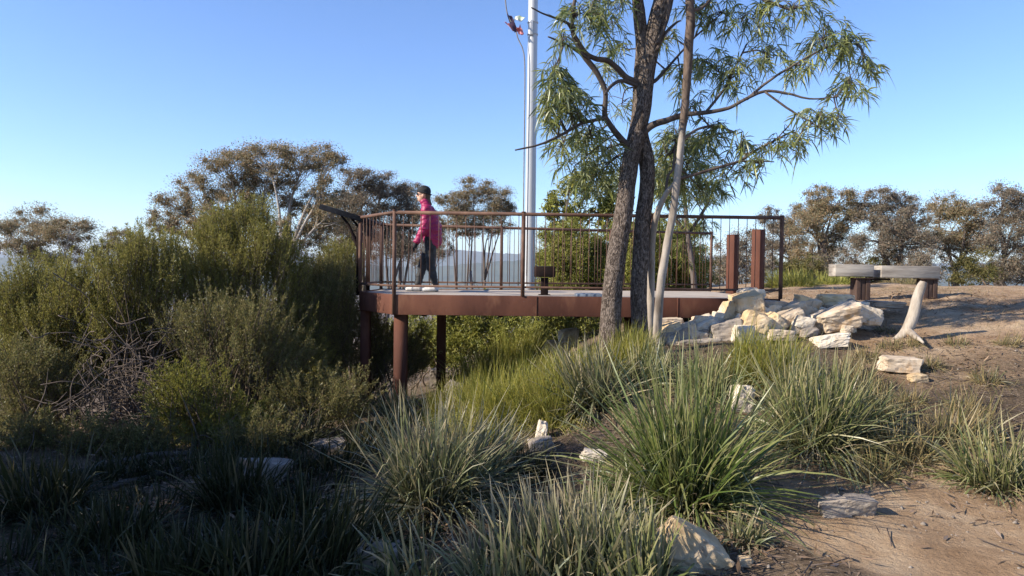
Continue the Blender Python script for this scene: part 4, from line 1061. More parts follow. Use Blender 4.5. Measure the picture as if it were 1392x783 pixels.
crown_tree('gum_tree', 'dark gum with bare grey limbs behind the middle of the bench', GR, 1210, 26, [(1195, 272, 24, 13), (1225, 275, 22, 12), (1182, 296, 24, 15), (1215, 300, 34, 16), (1242, 300, 22, 16), (1195, 328, 34, 18), (1235, 332, 30, 18)], 'eucalypt_grey', 'dark_trunk', 109, 1.15, stems=3, trunk_r=0.13)
crown_tree('gum_tree', 'gum tree behind the right end of the bench', GR, 1300, 28, [(1280, 282, 28, 16), (1315, 290, 30, 16), (1295, 312, 40, 18), (1330, 325, 30, 18), (1270, 335, 30, 18)], 'eucalypt', 'dark_trunk', 110, 1.0, stems=2, trunk_r=0.12)
crown_tree('gum_tree', 'gum tree at the far right margin', GR, 1375, 26, [(1365, 270, 30, 16), (1390, 290, 30, 18), (1360, 315, 36, 20), (1395, 335, 30, 20)], 'eucalypt_grey', 'dark_trunk', 111, 1.0, stems=2, trunk_r=0.12)
crown_tree('shrub', 'greyish scrub behind the two rusty steel posts', GR, 1005, 24, [(990, 345, 22, 18), (1015, 335, 22, 20), (975, 368, 22, 14), (1030, 362, 24, 16), (1005, 370, 26, 12)], 'eucalypt_grey', 'stem', 112, 0.9, stems=4, trunk_r=0.03, cat='shrub')
SB = 'scrub on the far side of the path'
for i, (px, py, lab) in enumerate(((1085, 365, 'low brown scrub under the brown crowned gum'), (1135, 362, 'low scrub seen left under the bench beam'), (1190, 362, 'low scrub behind the bench leg'), (1250, 362, 'low scrub behind the gap in the bench'), (1320, 362, 'low scrub behind the right bench leg'), (1380, 360, 'low scrub at the right margin of the path'))):
    crown_tree('shrub', lab, SB, px, 24 + (i % 3), [(px - 14, py + 4, 22, 14), (px + 14, py - 4, 22, 16), (px, py + 12, 30, 12)], 'eucalypt_grey' if i % 2 else 'tea_tree_dark', 'stem', 130 + i, 0.9, stems=4, trunk_r=0.03, cat='shrub')
crown_tree('leafy_tree', 'fresh green leafy tree right of the flagpole behind the railing', None, 795, 19, [(757, 270, 14, 12), (775, 250, 18, 14), (805, 246, 24, 18), (840, 262, 24, 20), (765, 298, 20, 14), (800, 285, 28, 16), (838, 300, 26, 18), (748, 285, 10, 8)], 'green_shrub', 'dark_trunk', 120, 1.0, leaf_len=0.12, leaf_w=0.05, stems=2, trunk_r=0.07)
GS = 'yellow green shrubs behind the platform'
for i, (px, lab) in enumerate(((765, 'yellow green shrub right behind the flagpole base'), (815, 'yellow green shrub seen through the railing left of the rough trunks'), (870, 'yellow green shrub behind the rough trunks'), (925, 'yellow green shrub seen through the railing right of the slim trunk'))):
    crown_tree('shrub', lab, GS, px, 16.2 + 0.5 * (i % 2), [(px - 16, 332 + 8 * (i % 2), 22, 22), (px + 16, 325 + 6 * (i % 2), 24, 24), (px - 8, 362, 32, 22), (px + 18, 366, 28, 22), (px, 398, 34, 22), (px - 10, 425, 34, 22), (px + 4, 345, 34, 26), (px - 4, 380, 34, 24)], 'green_shrub', 'stem', 121 + i, 1.1, leaf_len=0.075, leaf_w=0.018, stems=6, trunk_r=0.025, cat='shrub', hang=-0.3)
for i, (px, py, lab) in enumerate(((640, 435, 'lit green shrub under the platform beside the rear column'), (705, 432, 'lit green shrub under the middle of the platform'), (580, 445, 'shaded shrub under the platform between the columns'), (765, 430, 'green shrub under the beam left of the rough trunks'))):
    crown_tree('shrub', lab, 'shrubs below the platform', px, 13.9 + 0.3 * i, [(px - 22, py + 2, 30, 24), (px + 20, py - 2, 32, 24), (px, py + 24, 40, 22), (px, py + 44, 40, 20)], 'green_shrub', 'stem', 140 + i, 1.1, leaf_len=0.085, leaf_w=0.02, stems=5, trunk_r=0.02, cat='shrub', hang=-0.3)

def feathery_shrub(label, base_px, D, clumps, leaf, seed, n_stem=34, dens=1.0, group='feathery bushes left of the platform', stem_r=0.011, leaf_len=0.04, leaf_w=0.0085):
    """many thin upright stems ending in soft upswept sprays"""
    r_ = rg(seed)
    x = at(base_px, 380, D).x; zb = ht(x, D) - 0.05
    root = empty('feathery_shrub', (x, D, zb), label, 'shrub', group)
    wood, fol = MB(), MB()
    vols = np.array([c[2] * c[3] for c in clumps], float); vols /= vols.sum()
    for (px, py, rx, ry), v in zip(clumps, vols):
        dd = D + r_.uniform(-0.5, 0.5) * rx / FPX * D
        c = np.array(at(px, py, dd)); rad = np.array([rx, (rx + ry) * 0.6, ry]) * dd / FPX
        ns = max(4, int(n_stem * v))
        plume = max(30, int(rad[0] * rad[2] * 1050 * dens))
        d = rand_dirs(r_, plume) * (r_.uniform(0.15, 1, (plume, 1)) ** 0.45)
        S = c + d * rad * np.abs(r_.normal(1.0, 0.16, (plume, 1)))
        for s in S[:ns]:
            f_ = np.array([x + r_.normal(0, 0.16), dd + r_.normal(0, 0.2), zb])
            m1 = f_ + (s - f_) * 0.5 + np.r_[(f_[:2] - s[:2]) * 0.16, 0] + r_.normal(0, 0.05, 3)
            wood.tube([f_, m1, s], (stem_r * r_.uniform(0.7, 1.5), stem_r * 0.8, stem_r * 0.3), 5, res=4, cap=False)
        # each plume: an axis with leaves along it
        ax = unit(S - np.array([x, dd, zb]) + r_.normal(0, 0.35, S.shape) * np.linalg.norm(rad) * 1.5); ax[:, 2] += 0.22; ax = unit(ax)
        L = r_.uniform(0.25, 0.60, plume)
        per = 84
        t = r_.uniform(0, 1, (plume, per))
        P = S[:, None] + ax[:, None] * (L[:, None] * (t - 0.55))[:, :, None] + r_.normal(0, 1, (plume, per, 3)) * (0.040 * (1.05 - t))[:, :, None]
        Dl = ax[:, None] * 0.9 + rand_dirs(r_, plume * per).reshape(plume, per, 3) * 0.8
        n = plume * per
        diamonds(fol, P.reshape(-1, 3), Dl.reshape(-1, 3), leaf_len * r_.uniform(0.6, 1.4, n), leaf_w * r_.uniform(0.7, 1.3, n), r_)
        for s, a_, l_ in zip(S, ax, L):
            wood.tube([s - a_ * l_ * 0.6, s + a_ * l_ * 0.35], (0.004, 0.0015), 3, cap=False)
    wood.build('stems', M['stem'], root, smooth=True)
    fol.build('foliage', M[leaf], root)
    return root

feathery_shrub('tallest feathery olive bush left of the information panel', 335, 9.6, [(345, 300, 26, 24), (300, 315, 34, 28), (370, 335, 34, 26), (265, 345, 34, 26), (325, 358, 50, 34), (385, 372, 32, 30), (285, 395, 46, 34)], 'tea_tree', 201)
feathery_shrub('broad feathery olive bush left of the tallest one', 195, 9.0, [(205, 340, 40, 22), (168, 362, 34, 30), (228, 378, 40, 34), (185, 410, 46, 38), (150, 430, 36, 36)], 'tea_tree', 202)
feathery_shrub('dark feathery bush between the tallest bush and the platform corner', 440, 10.4, [(428, 372, 32, 22), (462, 388, 26, 32), (418, 418, 44, 38), (465, 440, 28, 38), (440, 478, 42, 38)], 'tea_tree_dark', 203, dens=1.2)
feathery_shrub('twiggy bush of bare brown stems in front of the tallest one', 320, 8.4, [(300, 428, 50, 26), (355, 440, 46, 32), (255, 445, 40, 28), (330, 478, 60, 36), (390, 485, 36, 36)], 'tea_tree_dark', 204, n_stem=110, dens=0.5, stem_r=0.009)
feathery_shrub('low sunlit yellow green bush above the fallen log', 275, 7.5, [(245, 566, 36, 30), (300, 564, 36, 30), (270, 520, 34, 24), (335, 580, 28, 22), (225, 535, 24, 30), (270, 590, 50, 16)], 'tea_tree_bright', 205, dens=0.8)
feathery_shrub('bright feathery bush at the left margin', 70, 9.2, [(60, 378, 44, 26), (112, 388, 40, 30), (20, 400, 40, 26), (80, 425, 44, 30), (30, 430, 40, 34), (85, 450, 50, 36), (40, 470, 50, 40)], 'tea_tree', 206)
feathery_shrub('shadowed bush behind the columns at the platform corner', 520, 10.9, [(505, 450, 22, 28), (500, 495, 26, 36), (530, 470, 20, 28), (560, 480, 26, 30)], 'tea_tree_dark', 207, dens=1.2)
feathery_shrub('low dark bush in front of the platform corner', 430, 8.0, [(430, 530, 46, 26), (470, 545, 36, 26), (390, 545, 36, 26)], 'tea_tree_dark', 208, dens=1.0)
feathery_shrub('dull bush low at the left margin beside the brushwood', 60, 7.9, [(40, 500, 46, 34), (90, 520, 40, 32), (30, 560, 46, 34)], 'tea_tree_dark', 209)

feathery_shrub('olive bush filling the gap low behind the brushwood', 175, 9.8, [(150, 440, 50, 34), (210, 450, 50, 34), (180, 500, 56, 36), (120, 490, 50, 36), (240, 500, 50, 36)], 'tea_tree_dark', 210, dens=1.0)
feathery_shrub('olive bush in the gap low behind the bare stemmed bush', 360, 9.9, [(320, 420, 50, 34), (390, 440, 50, 36), (350, 480, 56, 40), (290, 490, 56, 40), (410, 500, 50, 40), (330, 530, 50, 34)], 'tea_tree', 211, dens=1.0)
feathery_shrub('olive bush behind the left margin bush', 40, 10.0, [(30, 460, 60, 36), (100, 470, 60, 36), (60, 510, 60, 40), (0, 500, 50, 40)], 'tea_tree_dark', 212, dens=1.0)
feathery_shrub('greenish bush at the corner below the information panel', 470, 11.6, [(470, 350, 26, 16), (450, 365, 26, 18), (480, 375, 16, 18)], 'tea_tree', 213, dens=1.0)

for i, (px, py, lab) in enumerate(((40, 596, 'low dull shrub at the left margin beside the fallen logs'), (125, 600, 'low dull shrub in front of the brushwood at its left'), (195, 604, 'low dull shrub in front of the brushwood at its right'), (350, 596, 'low dull shrub between the yellow green bush and the shaded grey rock'))):
    feathery_shrub(lab, px, 6.9, [(px - 16, py, 30, 18), (px + 18, py - 6, 30, 20), (px, py + 10, 40, 12)], 'tea_tree_dark', 220 + i, n_stem=16, dens=1.0, group='low dull shrubs by the fallen logs')

def brushwood():
    r_ = rg(77); D = 7.9
    x = at(165, 520, D).x; z = ht(x, D)
    root = MB()
    for k in range(320):
        c = np.array([x + r_.normal(0, 0.26), D + r_.normal(0, 0.35), z + abs(r_.normal(0, 0.5)) + 0.03])
        d = unit(r_.normal(size=3) * np.array([1.0, 0.7, 0.55])); L = r_.uniform(0.12, 0.38)
        root.tube([c - d * L, c + r_.normal(0, 0.06, 3), c + d * L * 0.8 + r_.normal(0, 0.1, 3)], (0.006, 0.005, 0.002), 5, res=3, cap=False)
    o = root.build('brushwood', M['twig'], smooth=True)
    tag(o, 'tangle of dry grey brushwood under the broad bush at left', 'brushwood')
brushwood()

def logs():
    for i, (pts, r0_, lab) in enumerate((([(90, 645), (150, 628), (210, 616), (262, 612)], 0.04, 'upper dark fallen log at the left edge of the shade'), ([(110, 672), (165, 655), (215, 642), (250, 630)], 0.03, 'lower thinner fallen log below the other log'))):
        P = []
        for (px, py) in pts:
            h = hit(px, py + 8); P.append(h + Vector((0, 0, r0_ * 0.8)))
        rr = np.linspace(1, 0.7, len(P)) * r0_
        def jit(V): return np.array([v + np.array(mn.noise_vector(Vector(v) * 6.0)) * 0.012 for v in V])
        mb = MB(); mb.tube(P, rr, 12, res=8, jitter=jit)
        o = mb.build('fallen_log', M['log'], smooth=True); tag(o, lab, 'log', 'fallen logs')
logs()

# --- the rough barked tree and the slim pale tree in front of the platform
def px_path(pts, D, dj=None):
    P, Rr = [], []
    for i, q in enumerate(pts):
        dd = D + (dj[i] if dj is not None else 0.0)
        P.append(at(q[0], q[1], dd)); Rr.append(q[2] / FPX * dd / 2)
    return P, Rr

def rough(amp, f=9.0):
    def j(V):
        out = []
        for v in V:
            q = Vector((v[0] * f, v[1] * f, v[2] * f * 0.3))
            out.append(v + np.array(mn.noise_vector(q)) * amp + np.array(mn.noise_vector(q * 2.6)) * amp * 0.55)
        return np.array(out)
    return j

def twig_set(r_, wood, a, b, k):
    pass

def hanging_tree(root, leafmat, barkmat, branches, clusters, seed, D0, bump=0.004):
    """branches: polylines (points, radii). clusters: (px, py, rx, ry, dD, n) of drooping narrow leaves hung from twigs"""
    r_ = rg(seed)
    bp = []
    for P, Rr in branches:
        mb = MB(); mb.tube(P, Rr, 9, res=6, jitter=rough(bump)); mb.build('branch', M[barkmat], root, smooth=True)
        bp += list(catmull(np.array([tuple(p) for p in P]), np.array(Rr), 5)[0])
    bp = np.array(bp)
    wood, fol = MB(), MB()
    for (px, py, rx, ry, dD, n) in clusters:
        dd = D0 + dD
        c = np.array(at(px, py - ry * 0.25, dd)); rad = np.array([rx, rx * 0.8 + 8, ry]) * dd / FPX
        k = np.argmin(np.linalg.norm(bp - c, axis=1)); b0 = bp[k]
        m1 = (b0 + c) / 2 + np.array([0, 0, 0.10 * np.linalg.norm(c - b0)]) + r_.normal(0, 0.04, 3)
        wood.tube([b0, m1, c], (0.012, 0.009, 0.006), 6, res=4, cap=False)
        nt = max(6, n // 10)
        d = rand_dirs(r_, nt) * (r_.uniform(0.2, 1, (nt, 1)) ** 0.5)
        E = c + d * rad * 0.92
        for e in E:
            s = c + (m1 - c) * r_.uniform(0, 0.7)
            q1 = (s + e) / 2 + np.array([0, 0, 0.05]) + r_.normal(0, 0.03, 3)
            o0 = unit((e - c)[None])[0]
            pts = [s, q1, e, e + np.array([o0[0] * 0.06, o0[1] * 0.06, -0.07])]
            wood.tube(pts, (0.005, 0.0035, 0.0022, 0.0012), 4, res=3, cap=False)
            m = 17
            t = r_.uniform(0.25, 1.0, m)[:, None]
            tw = np.where(t < 0.6, q1 + (e - q1) * ((t - 0.25) / 0.35), e + (pts[3] - e) * ((t - 0.6) / 0.4))
            o_ = unit((e - c)[None])[0]
            Dl = np.c_[r_.normal(o_[0] * 0.5, 0.6, m), r_.normal(o_[1] * 0.5, 0.6, m), r_.uniform(-0.7, 0.55, m)]
            ribbons(fol, tw, Dl, r_.uniform(0.08, 0.175, m), r_.uniform(0.010, 0.019, m), r_.uniform(0.3, 1.0, m), 5, r_, 'lance', curl=0.6)
    tag(wood.build('twigs', M[barkmat], root, smooth=True), kind='stuff')
    fol.build('crown', M[leafmat], root, smooth=True)

def back_wattle():
    D = 14.6
    x = at(945, 380, D).x
    root = empty('wattle_tree', (x, D, ht(x, D)), 'yellow green wattle hanging behind the slim tree and above the railing', 'tree')
    P, Rr = px_path([(945, 440, 9), (943, 380, 8), (935, 320, 7), (930, 260, 5), (925, 200, 3)], D)
    mb = MB(); mb.tube(P, Rr, 10, res=5); mb.build('trunk', M['dark_trunk'], root, smooth=True)
    br = [px_path([(935, 320, 5), (910, 285, 4), (895, 250, 2)], D), px_path([(935, 320, 5), (960, 280, 4), (975, 245, 2)], D, [0, 0.4, 0.6])]
    L = [(900, 225, 26, 26, 0.2, 260), (930, 205, 30, 26, 0, 280), (955, 235, 28, 26, 0.3, 260), (915, 265, 30, 24, -0.2, 260), (945, 275, 30, 22, 0.2, 240), (890, 262, 20, 22, 0.3, 160), (972, 262, 18, 20, 0.4, 140), (925, 305, 34, 20, 0, 220), (960, 310, 22, 20, 0.3, 160), (890, 310, 24, 20, 0.2, 160), (930, 345, 34, 22, 0.1, 200)]
    hanging_tree(root, 'wattle_bright', 'branch_bark', br, L, 303, D, 0.002)
back_wattle()
def main_tree():
    D = 8.3
    b = at(850, 475, D)
    root = empty('rough_barked_tree', (b.x, D, ht(b.x, D)), 'tall tree with two dark furrowed trunks in front of the platform', 'tree')
    s1 = [(829, 505, 44), (830, 475, 33), (830, 445, 28.5), (832, 400, 27), (838, 350, 26), (846, 300, 25), (853, 248, 23), (859, 210, 22.5), (866, 180, 23), (873, 145, 24), (879, 100, 22), (886, 60, 24), (894, 30, 26), (904, -10, 26), (915, -80, 23), (920, -180, 17), (930, -300, 8)]
    s2 = [(874, 512, 32), (872, 478, 25), (870, 445, 23), (868, 400, 22), (871, 350, 22), (874, 300, 21.5), (880, 248, 20), (878, 215, 21), (871, 182, 20), (869, 150, 18), (871, 100, 18), (873, 60, 18), (869, 20, 16), (866, -5, 15), (861, -60, 15), (850, -150, 11), (840, -260, 5)]
    for pts, dj in ((s1, None), (s2, [0.12] * 9 + [0.1, 0.06, 0.03, 0.0, -0.05, -0.2, -0.3, -0.4])):
        P, Rr = px_path(pts, D, dj)
        mb = MB(); mb.tube(P, Rr, 56, res=16, jitter=rough(0.0065, 13.0))
        mb.build('trunk', M['bark'], root, smooth=True)
    br = []
    def B(pts, dj0, dj1): 
        br.append(px_path(pts, D, np.linspace(dj0, dj1, len(pts))))
    B([(868, 185, 14), (885, 171, 10), (905, 164, 8.5), (930, 156, 7), (960, 153, 6), (990, 147, 5), (1015, 134, 4.5), (1040, 124, 4), (1070, 127, 3.5), (1100, 134, 2.5), (1137, 132, 1.6)], 0, -0.5)
    B([(858, 205, 12), (845, 190, 9), (828, 168, 8), (822, 155, 7.5), (823, 125, 7), (812, 100, 7.5), (795, 78, 8), (785, 62, 6.5), (778, 40, 6), (780, 10, 5), (784, -20, 4), (780, -70, 3)], 0, -0.6)
    B([(870, 113, 10), (852, 106, 8.5), (838, 92, 8), (825, 82, 7.5), (810, 80, 7), (796, 72, 6), (783, 50, 4), (770, 30, 3)], 0, -0.5)
    B([(823, 160, 5), (790, 168, 4.5), (765, 182, 4), (735, 196, 3), (700, 204, 2)], -0.3, -0.7)
    B([(870, 118, 6), (845, 110, 5), (830, 118, 4.5), (823, 128, 4)], 0.0, -0.4)
    B([(870, 118, 6), (890, 110, 5), (905, 95, 4), (925, 72, 3), (945, 50, 2)], 0, 0.4)
    B([(784, 40, 4.5), (765, 28, 3.5), (742, 20, 2.5), (722, 10, 1.8)], -0.5, -0.8)
    B([(800, 80, 4), (772, 62, 3), (745, 50, 2)], -0.4, -0.7)
    B([(1015, 135, 4), (1045, 110, 3.5), (1085, 85, 3), (1130, 62, 2.5), (1165, 60, 1.5)], -0.3, -0.4)
    B([(905, -10, 12), (950, -30, 9), (1000, -20, 7), (1040, 0, 5), (1080, 15, 3)], 0, -0.4)
    B([(960, 152, 4), (985, 120, 3.5), (1000, 90, 3), (1015, 60, 2)], -0.2, 0.3)
    B([(1040, 125, 3), (1075, 150, 3), (1105, 168, 2), (1120, 178, 1.5)], -0.4, -0.6)
    B([(867, 0, 8), (840, -20, 6), (815, -10, 5), (800, 20, 3)], -0.1, -0.3)
    B([(893, 60, 6), (902, 40, 5), (909, 15, 4.5), (906, -20, 3.5)], -0.18, -0.3)
    B([(893, 68, 5), (905, 45, 4.5), (918, 32, 3.5), (926, 28, 2)], -0.15, -0.25)
    L = [(770, 130, 28, 24, -0.4, 110), (792, 150, 28, 24, -0.2, 110), (790, 200, 34, 28, 0.2, 140), (818, 212, 26, 26, 0.5, 110), (842, 250, 24, 28, 0.8, 110), (762, 205, 24, 20, 0.0, 90), (800, 255, 32, 24, 0.4, 130), (745, 165, 16, 18, -0.5, 60), (810, 20, 30, 24, 0.2, 90), (748, 108, 20, 16, -0.6, 90), (760, 135, 22, 18, -0.7, 90), (755, 122, 26, 26, -0.6, 130), (742, 150, 18, 20, -0.6, 60), (775, 160, 34, 28, -0.5, 150), (805, 196, 36, 26, -0.2, 120), (780, 232, 28, 22, 0.1, 80), (822, 232, 30, 28, 0.4, 110),
         (785, 25, 34, 28, -0.5, 130), (825, 50, 28, 32, -0.3, 110), (842, 15, 26, 22, -0.2, 90), (820, 105, 28, 22, 0.2, 70), (845, 150, 24, 24, 0.3, 70), (765, 60, 18, 18, -0.7, 40), (845, 75, 22, 26, 0.5, 60),
         (968, 100, 44, 30, 0.2, 190), (1005, 105, 44, 32, -0.1, 200), (1030, 40, 50, 38, 0.0, 230), (985, 25, 34, 34, 0.2, 130), (1080, 18, 46, 24, -0.3, 150), (1120, 62, 36, 34, -0.4, 200), (1155, 66, 26, 32, -0.4, 150),
         (1158, 125, 28, 34, -0.5, 150), (1115, 165, 34, 24, -0.6, 120), (1085, 200, 22, 16, -0.3, 50), (1050, 200, 36, 20, 0.1, 110), (1085, 95, 34, 24, -0.3, 90), (900, 62, 28, 40, 0.5, 110), (925, 115, 28, 32, 0.5, 100), (945, 20, 30, 26, 0.3, 90),
         (1176, 95, 18, 16, -0.5, 40), (1050, 85, 34, 24, 0.1, 80), (1140, 165, 18, 20, -0.5, 50),
         (880, -60, 70, 40, 0.0, 260), (800, -50, 60, 40, -0.4, 220), (980, -70, 70, 40, 0.0, 240), (1070, -50, 60, 40, -0.2, 220), (860, -150, 80, 50, 0.0, 240), (960, -170, 80, 50, 0.0, 240), (900, -270, 80, 50, 0, 200), (780, -130, 50, 40, -0.3, 140), (1050, -140, 60, 40, 0, 160)]
    hanging_tree(root, 'wattle', 'branch_bark', br, L, 301, D)

def slim_bark(zc):
    # smooth pale bark below, rough dark bark higher up, with a ragged change between them
    m, nt, N, L = nodes_of('two_toned_bark')
    tc = N.new('ShaderNodeTexCoord'); mp = N.new('ShaderNodeMapping'); mp.inputs['Scale'].default_value = (1, 1, 0.35); L.new(tc.outputs['Object'], mp.inputs[0])
    n1 = nd(nt, 'ShaderNodeTexNoise', Scale=7.0, Detail=7.0); L.new(mp.outputs[0], n1.inputs['Vector'])
    n2 = nd(nt, 'ShaderNodeTexNoise', Scale=14.0, Detail=8.0, Roughness=0.7); L.new(mp.outputs[0], n2.inputs['Vector'])
    pale = ramp(nt, n1.outputs[0], [(0.32, (0.11, 0.088, 0.072)), (0.47, (0.24, 0.205, 0.175)), (0.66, (0.36, 0.32, 0.28))])
    dark = ramp(nt, n2.outputs[0], [(0.35, (0.04, 0.028, 0.022)), (0.7, (0.17, 0.125, 0.10))])
    sx = N.new('ShaderNodeSeparateXYZ'); L.new(tc.outputs['Object'], sx.inputs[0])
    ma = nd(nt, 'ShaderNodeMath', operation='MULTIPLY_ADD'); L.new(n1.outputs[0], ma.inputs[0]); ma.inputs[1].default_value = 1.8; L.new(sx.outputs['Z'], ma.inputs[2])
    mr = nd(nt, 'ShaderNodeMapRange'); mr.inputs[1].default_value = zc + 0.8; mr.inputs[2].default_value = zc + 1.0; L.new(ma.outputs[0], mr.inputs[0])
    mx = N.new('ShaderNodeMixRGB'); L.new(mr.outputs[0], mx.inputs[0]); L.new(pale, mx.inputs[1]); L.new(dark, mx.inputs[2])
    b = nd(nt, 'ShaderNodeBsdfPrincipled', Roughness=0.9); b.inputs['Specular IOR Level'].default_value = 0.15; L.new(mx.outputs[0], b.inputs['Base Color'])
    bp = nd(nt, 'ShaderNodeBump', Strength=0.5, Distance=0.02); L.new(n2.outputs[0], bp.inputs['Height']); L.new(bp.outputs[0], b.inputs['Normal'])
    o = N.new('ShaderNodeOutputMaterial'); L.new(b.outputs[0], o.inputs[0])
    return m

def slim_tree():
    D = 8.0
    b = at(893, 472, D)
    root = empty('slim_pale_tree', (b.x, D, ht(b.x, D)), 'slim pale barked tree right of the two dark trunks', 'tree')
    s = [(891, 495, 15), (893, 472, 13), (894.5, 430, 11.5), (898, 390, 11), (904, 350, 11), (908, 325, 10.5), (915, 290, 10), (919, 255, 10), (924, 215, 9.5), (927, 185, 9.5), (930, 155, 10.6), (932.5, 125, 11), (935, 95, 11.5), (936, 60, 12.5), (939, 30, 13), (938, 5, 12), (936, -60, 11), (940, -160, 8), (945, -260, 4)]
    P, Rr = px_path(s, D)
    mb = MB(); mb.tube(P, Rr, 26, res=12, jitter=rough(0.0065, 7.0)); mb.build('trunk', slim_bark(at(930, 165, D).z - root.location.z), root, smooth=True)
    s = [(884, 480, 11), (884, 440, 11), (885, 380, 10), (887, 325, 9), (893, 292, 8.5), (905, 264, 7), (918, 246, 5.5), (926, 205, 4.5)]
    P, Rr = px_path(s, D, [0.75, 0.7, 0.6, 0.45, 0.3, 0.2, 0.1, 0.02])
    mb = MB(); mb.tube(P, Rr, 14, res=10, jitter=rough(0.003, 9.0)); mb.build('trunk', M['pale_bark'], root, smooth=True)
    br = []
    def B(pts, dj0, dj1): br.append(px_path(pts, D, np.linspace(dj0, dj1, len(pts))))
    B([(922, 243, 5), (948, 236, 4.5), (975, 228, 4), (1005, 219, 4), (1028, 204, 3.5), (1055, 190, 3), (1080, 177, 2)], 0, 0.3)
    B([(905, 264, 4), (908, 240, 3.5), (915, 228, 3), (918, 190, 2)], 0.2, 0.5)
    B([(1005, 219, 2.5), (1030, 219, 2), (1052, 220, 1.5)], 0.1, 0.2)
    B([(927, 190, 4), (950, 175, 3.5), (975, 172, 3), (1000, 180, 2)], 0, 0.5)
    B([(938, 15, 5), (955, 10, 4), (970, -5, 3)], 0, 0.3)
    L = [(905, 215, 30, 34, 0.7, 150), (935, 235, 34, 30, 0.8, 200), (925, 200, 34, 30, 1.1, 200), (905, 250, 26, 30, 1.2, 160), (955, 210, 40, 34, 1.0, 220), (970, 190, 36, 30, 0.5, 140), (1005, 205, 34, 26, 0.3, 110), (985, 245, 40, 20, 0.5, 110), (955, 265, 34, 20, 0.8, 90), (915, 265, 24, 20, 1.0, 70), (945, 150, 26, 24, 0.4, 70),
         (1035, 225, 26, 14, 0.2, 50), (940, -120, 60, 40, 0, 160), (950, -220, 60, 40, 0, 160)]
    hanging_tree(root, 'wattle', 'peeling_bark', br, L, 302, D, 0.002)
main_tree()
slim_tree()

# trees beside the photographer, out of view on the left, whose shade lies over the lower left
def shade_tree(x, y, h, r, seed, label):
    r_ = rg(seed); zb = ht(x, y) - 0.1
    root = empty('shade_shrub', (x, y, zb), label, 'shrub', 'bushes out of view beside the photographer')
    wood, fol = MB(), MB()
    for k in range(14):
        d = rand_dirs(r_, 1)[0]; c = np.array([x, y, zb + h * 0.55]) + d * np.array([r * 0.6, r * 0.6, h * 0.36])
        wood.tube([(x, y, zb), np.array([x, y, zb + h * 0.25]) + d * 0.2, c], (0.05, 0.035, 0.012), 7, res=3)
        n = 1500
        S, P = clump_points(r_, c, np.array([r * 0.5, r * 0.5, h * 0.22]), 8, n, 0.4)
        Dl = rand_dirs(r_, n)
        diamonds(fol, P, Dl, 0.15 * r_.uniform(0.6, 1.3, n), 0.055 * r_.uniform(0.7, 1.3, n), r_)
    wood.build('stems', M['stem'], root, smooth=True); fol.build('foliage', M['tea_tree_dark'], root)
shade_tree(-6.5, 5.4, 2.9, 1.1, 401, 'dense bush out of view at the left, its shade on the fallen logs')
shade_tree(-6.5, 3.7, 4.4, 1.3, 402, 'dense bush beside the photographer, its shade on the lower left tussocks')
shade_tree(-6.8, 1.5, 4.2, 1.4, 403, 'dense bush left of the photographer, its shade on the bottom edge')

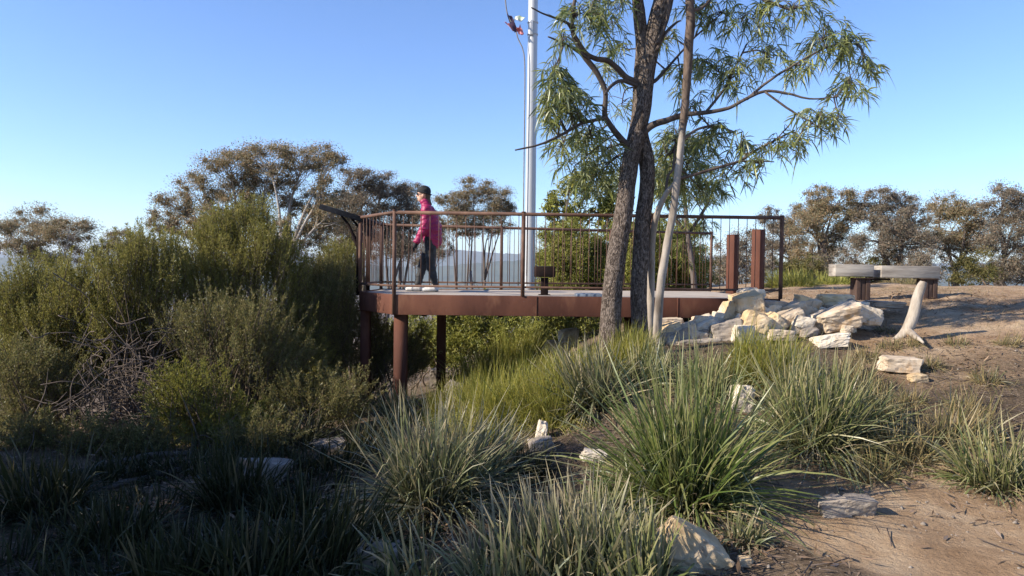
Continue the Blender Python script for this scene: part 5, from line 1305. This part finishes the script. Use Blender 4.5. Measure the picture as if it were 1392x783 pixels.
# ------------------------------------------------------------------ ground litter
def litter():
    r_ = rg(55); mb = MB()
    n = 42000
    X = r_.uniform(-5.5, 8.0, n); Y = 3.0 + 9.0 * r_.uniform(0, 1, n) ** 1.4
    patch = np.sin(X * 2.3 + 1.1 * Y) + np.sin(Y * 2.9 - 0.8 * X + 2) + 0.6 * np.sin(X * 5.1 - Y * 3.3)
    onpath = (X - 0.55 * (4.6 - Y) > 1.4) & (Y - 0.12 * X < 5.0)
    keep = (patch + r_.normal(0, 0.7, n) > -0.6) & (~onpath | (r_.uniform(0, 1, n) < 0.30)) & ~((Y > 9.0) & (X < 3.7))
    X, Y = X[keep], Y[keep]; n = len(X)
    P = np.c_[X, Y, hts(X, Y) + 0.012 + r_.uniform(0, 0.02, n)]
    D = np.c_[r_.normal(size=n), r_.normal(size=n), r_.normal(0, 0.22, n)]
    side = np.c_[r_.normal(0, 0.25, n), r_.normal(0, 0.25, n), np.ones(n)]
    L = r_.uniform(0.03, 0.10, n)
    ribbons(mb, P, D, L, L * r_.uniform(0.12, 0.28, n), r_.uniform(-0.1, 0.1, n), 2, r_, 'lance', side=side, curl=0.2)
    tag(mb.build('leaf_litter', M['litter']), 'dry fallen leaves scattered over the earth', 'leaf litter', kind='stuff')
    mb = MB()
    n = 30000
    X = r_.uniform(-3.5, 11.0, n); Y = r_.uniform(3.6, 15.0, n)
    patch = np.sin(X * 1.7 - 0.9 * Y) + np.sin(Y * 2.2 + 0.8 * X + 1) + 0.7 * np.sin(X * 4.1 + Y * 3.7)
    onp = (X - 0.55 * (4.6 - Y) > 1.2) & (Y - 0.12 * X < 5.2)
    keep = (patch + r_.normal(0, 0.6, n) > 0.35) & ~onp & ~((Y > 8.9) & (X < 3.8))
    X, Y = X[keep], Y[keep]; n = len(X)
    ribbons(mb, np.c_[X, Y, hts(X, Y) - 0.005], np.c_[r_.normal(0, 0.7, n), r_.normal(0, 0.7, n), np.ones(n)], r_.uniform(0.05, 0.17, n), r_.uniform(0.002, 0.005, n), r_.uniform(0.1, 0.8, n), 3, r_, 'blade', curl=0.4)
    tag(mb.build('dry_grass', M['straw']), 'short dry grass in patches over the slope', 'dry grass', kind='stuff')
    mb = MB()
    for k in range(900):
        x, y = r_.uniform(-4, 5), 3.2 + 5.5 * r_.uniform() ** 1.3
        if (x - 0.55 * (4.6 - y) > 1.4) and (y - 0.12 * x < 5.0) and r_.uniform() < 0.8: continue
        a = r_.uniform(0, 6.28); L = r_.uniform(0.06, 0.24)
        q = [(x + math.cos(a) * t * L, y + math.sin(a) * t * L + r_.normal(0, 0.01)) for t in (-1, 0, 1)]
        mb.tube([(u, v, ht(u, v) + 0.014 + r_.uniform(0, 0.012)) for u, v in q], r_.uniform(0.0018, 0.0045), 4)
    tag(mb.build('dry_twigs', M['twig']), 'thin dry twigs strewn over the earth', 'twigs', kind='stuff')
    mb = MB()
    n = 2600
    for k in range(n):
        if k < 1700: x, y = r_.uniform(1.0, 4.6), 3.0 + 3.2 * r_.uniform()
        else: x, y = r_.uniform(2.5, 7.5), r_.uniform(6.6, 12.5)
        if y > 9.2 and x < 3.7: continue
        s = r_.gamma(1.2, 0.0038) + 0.0025
        v = np.array([(1, 0, 0), (0, 1, 0), (-1, 0, 0), (0, -1, 0), (0, 0, 1), (0, 0, -1)], float) * r_.uniform(0.6, 1.2, (6, 1)) * s
        a = r_.uniform(0, 6.28); v = np.c_[v[:, 0] * math.cos(a) - v[:, 1] * math.sin(a), v[:, 0] * math.sin(a) + v[:, 1] * math.cos(a), v[:, 2] * 0.7]
        mb.add(v + np.array([x, y, ht(x, y) + s * 0.4]), None, [(0, 1, 4), (1, 2, 4), (2, 3, 4), (3, 0, 4), (1, 0, 5), (2, 1, 5), (3, 2, 5), (0, 3, 5)])
    tag(mb.build('gravel', M['rock_grey']), 'small loose gravel on the path and slope', 'gravel', kind='stuff')
litter()
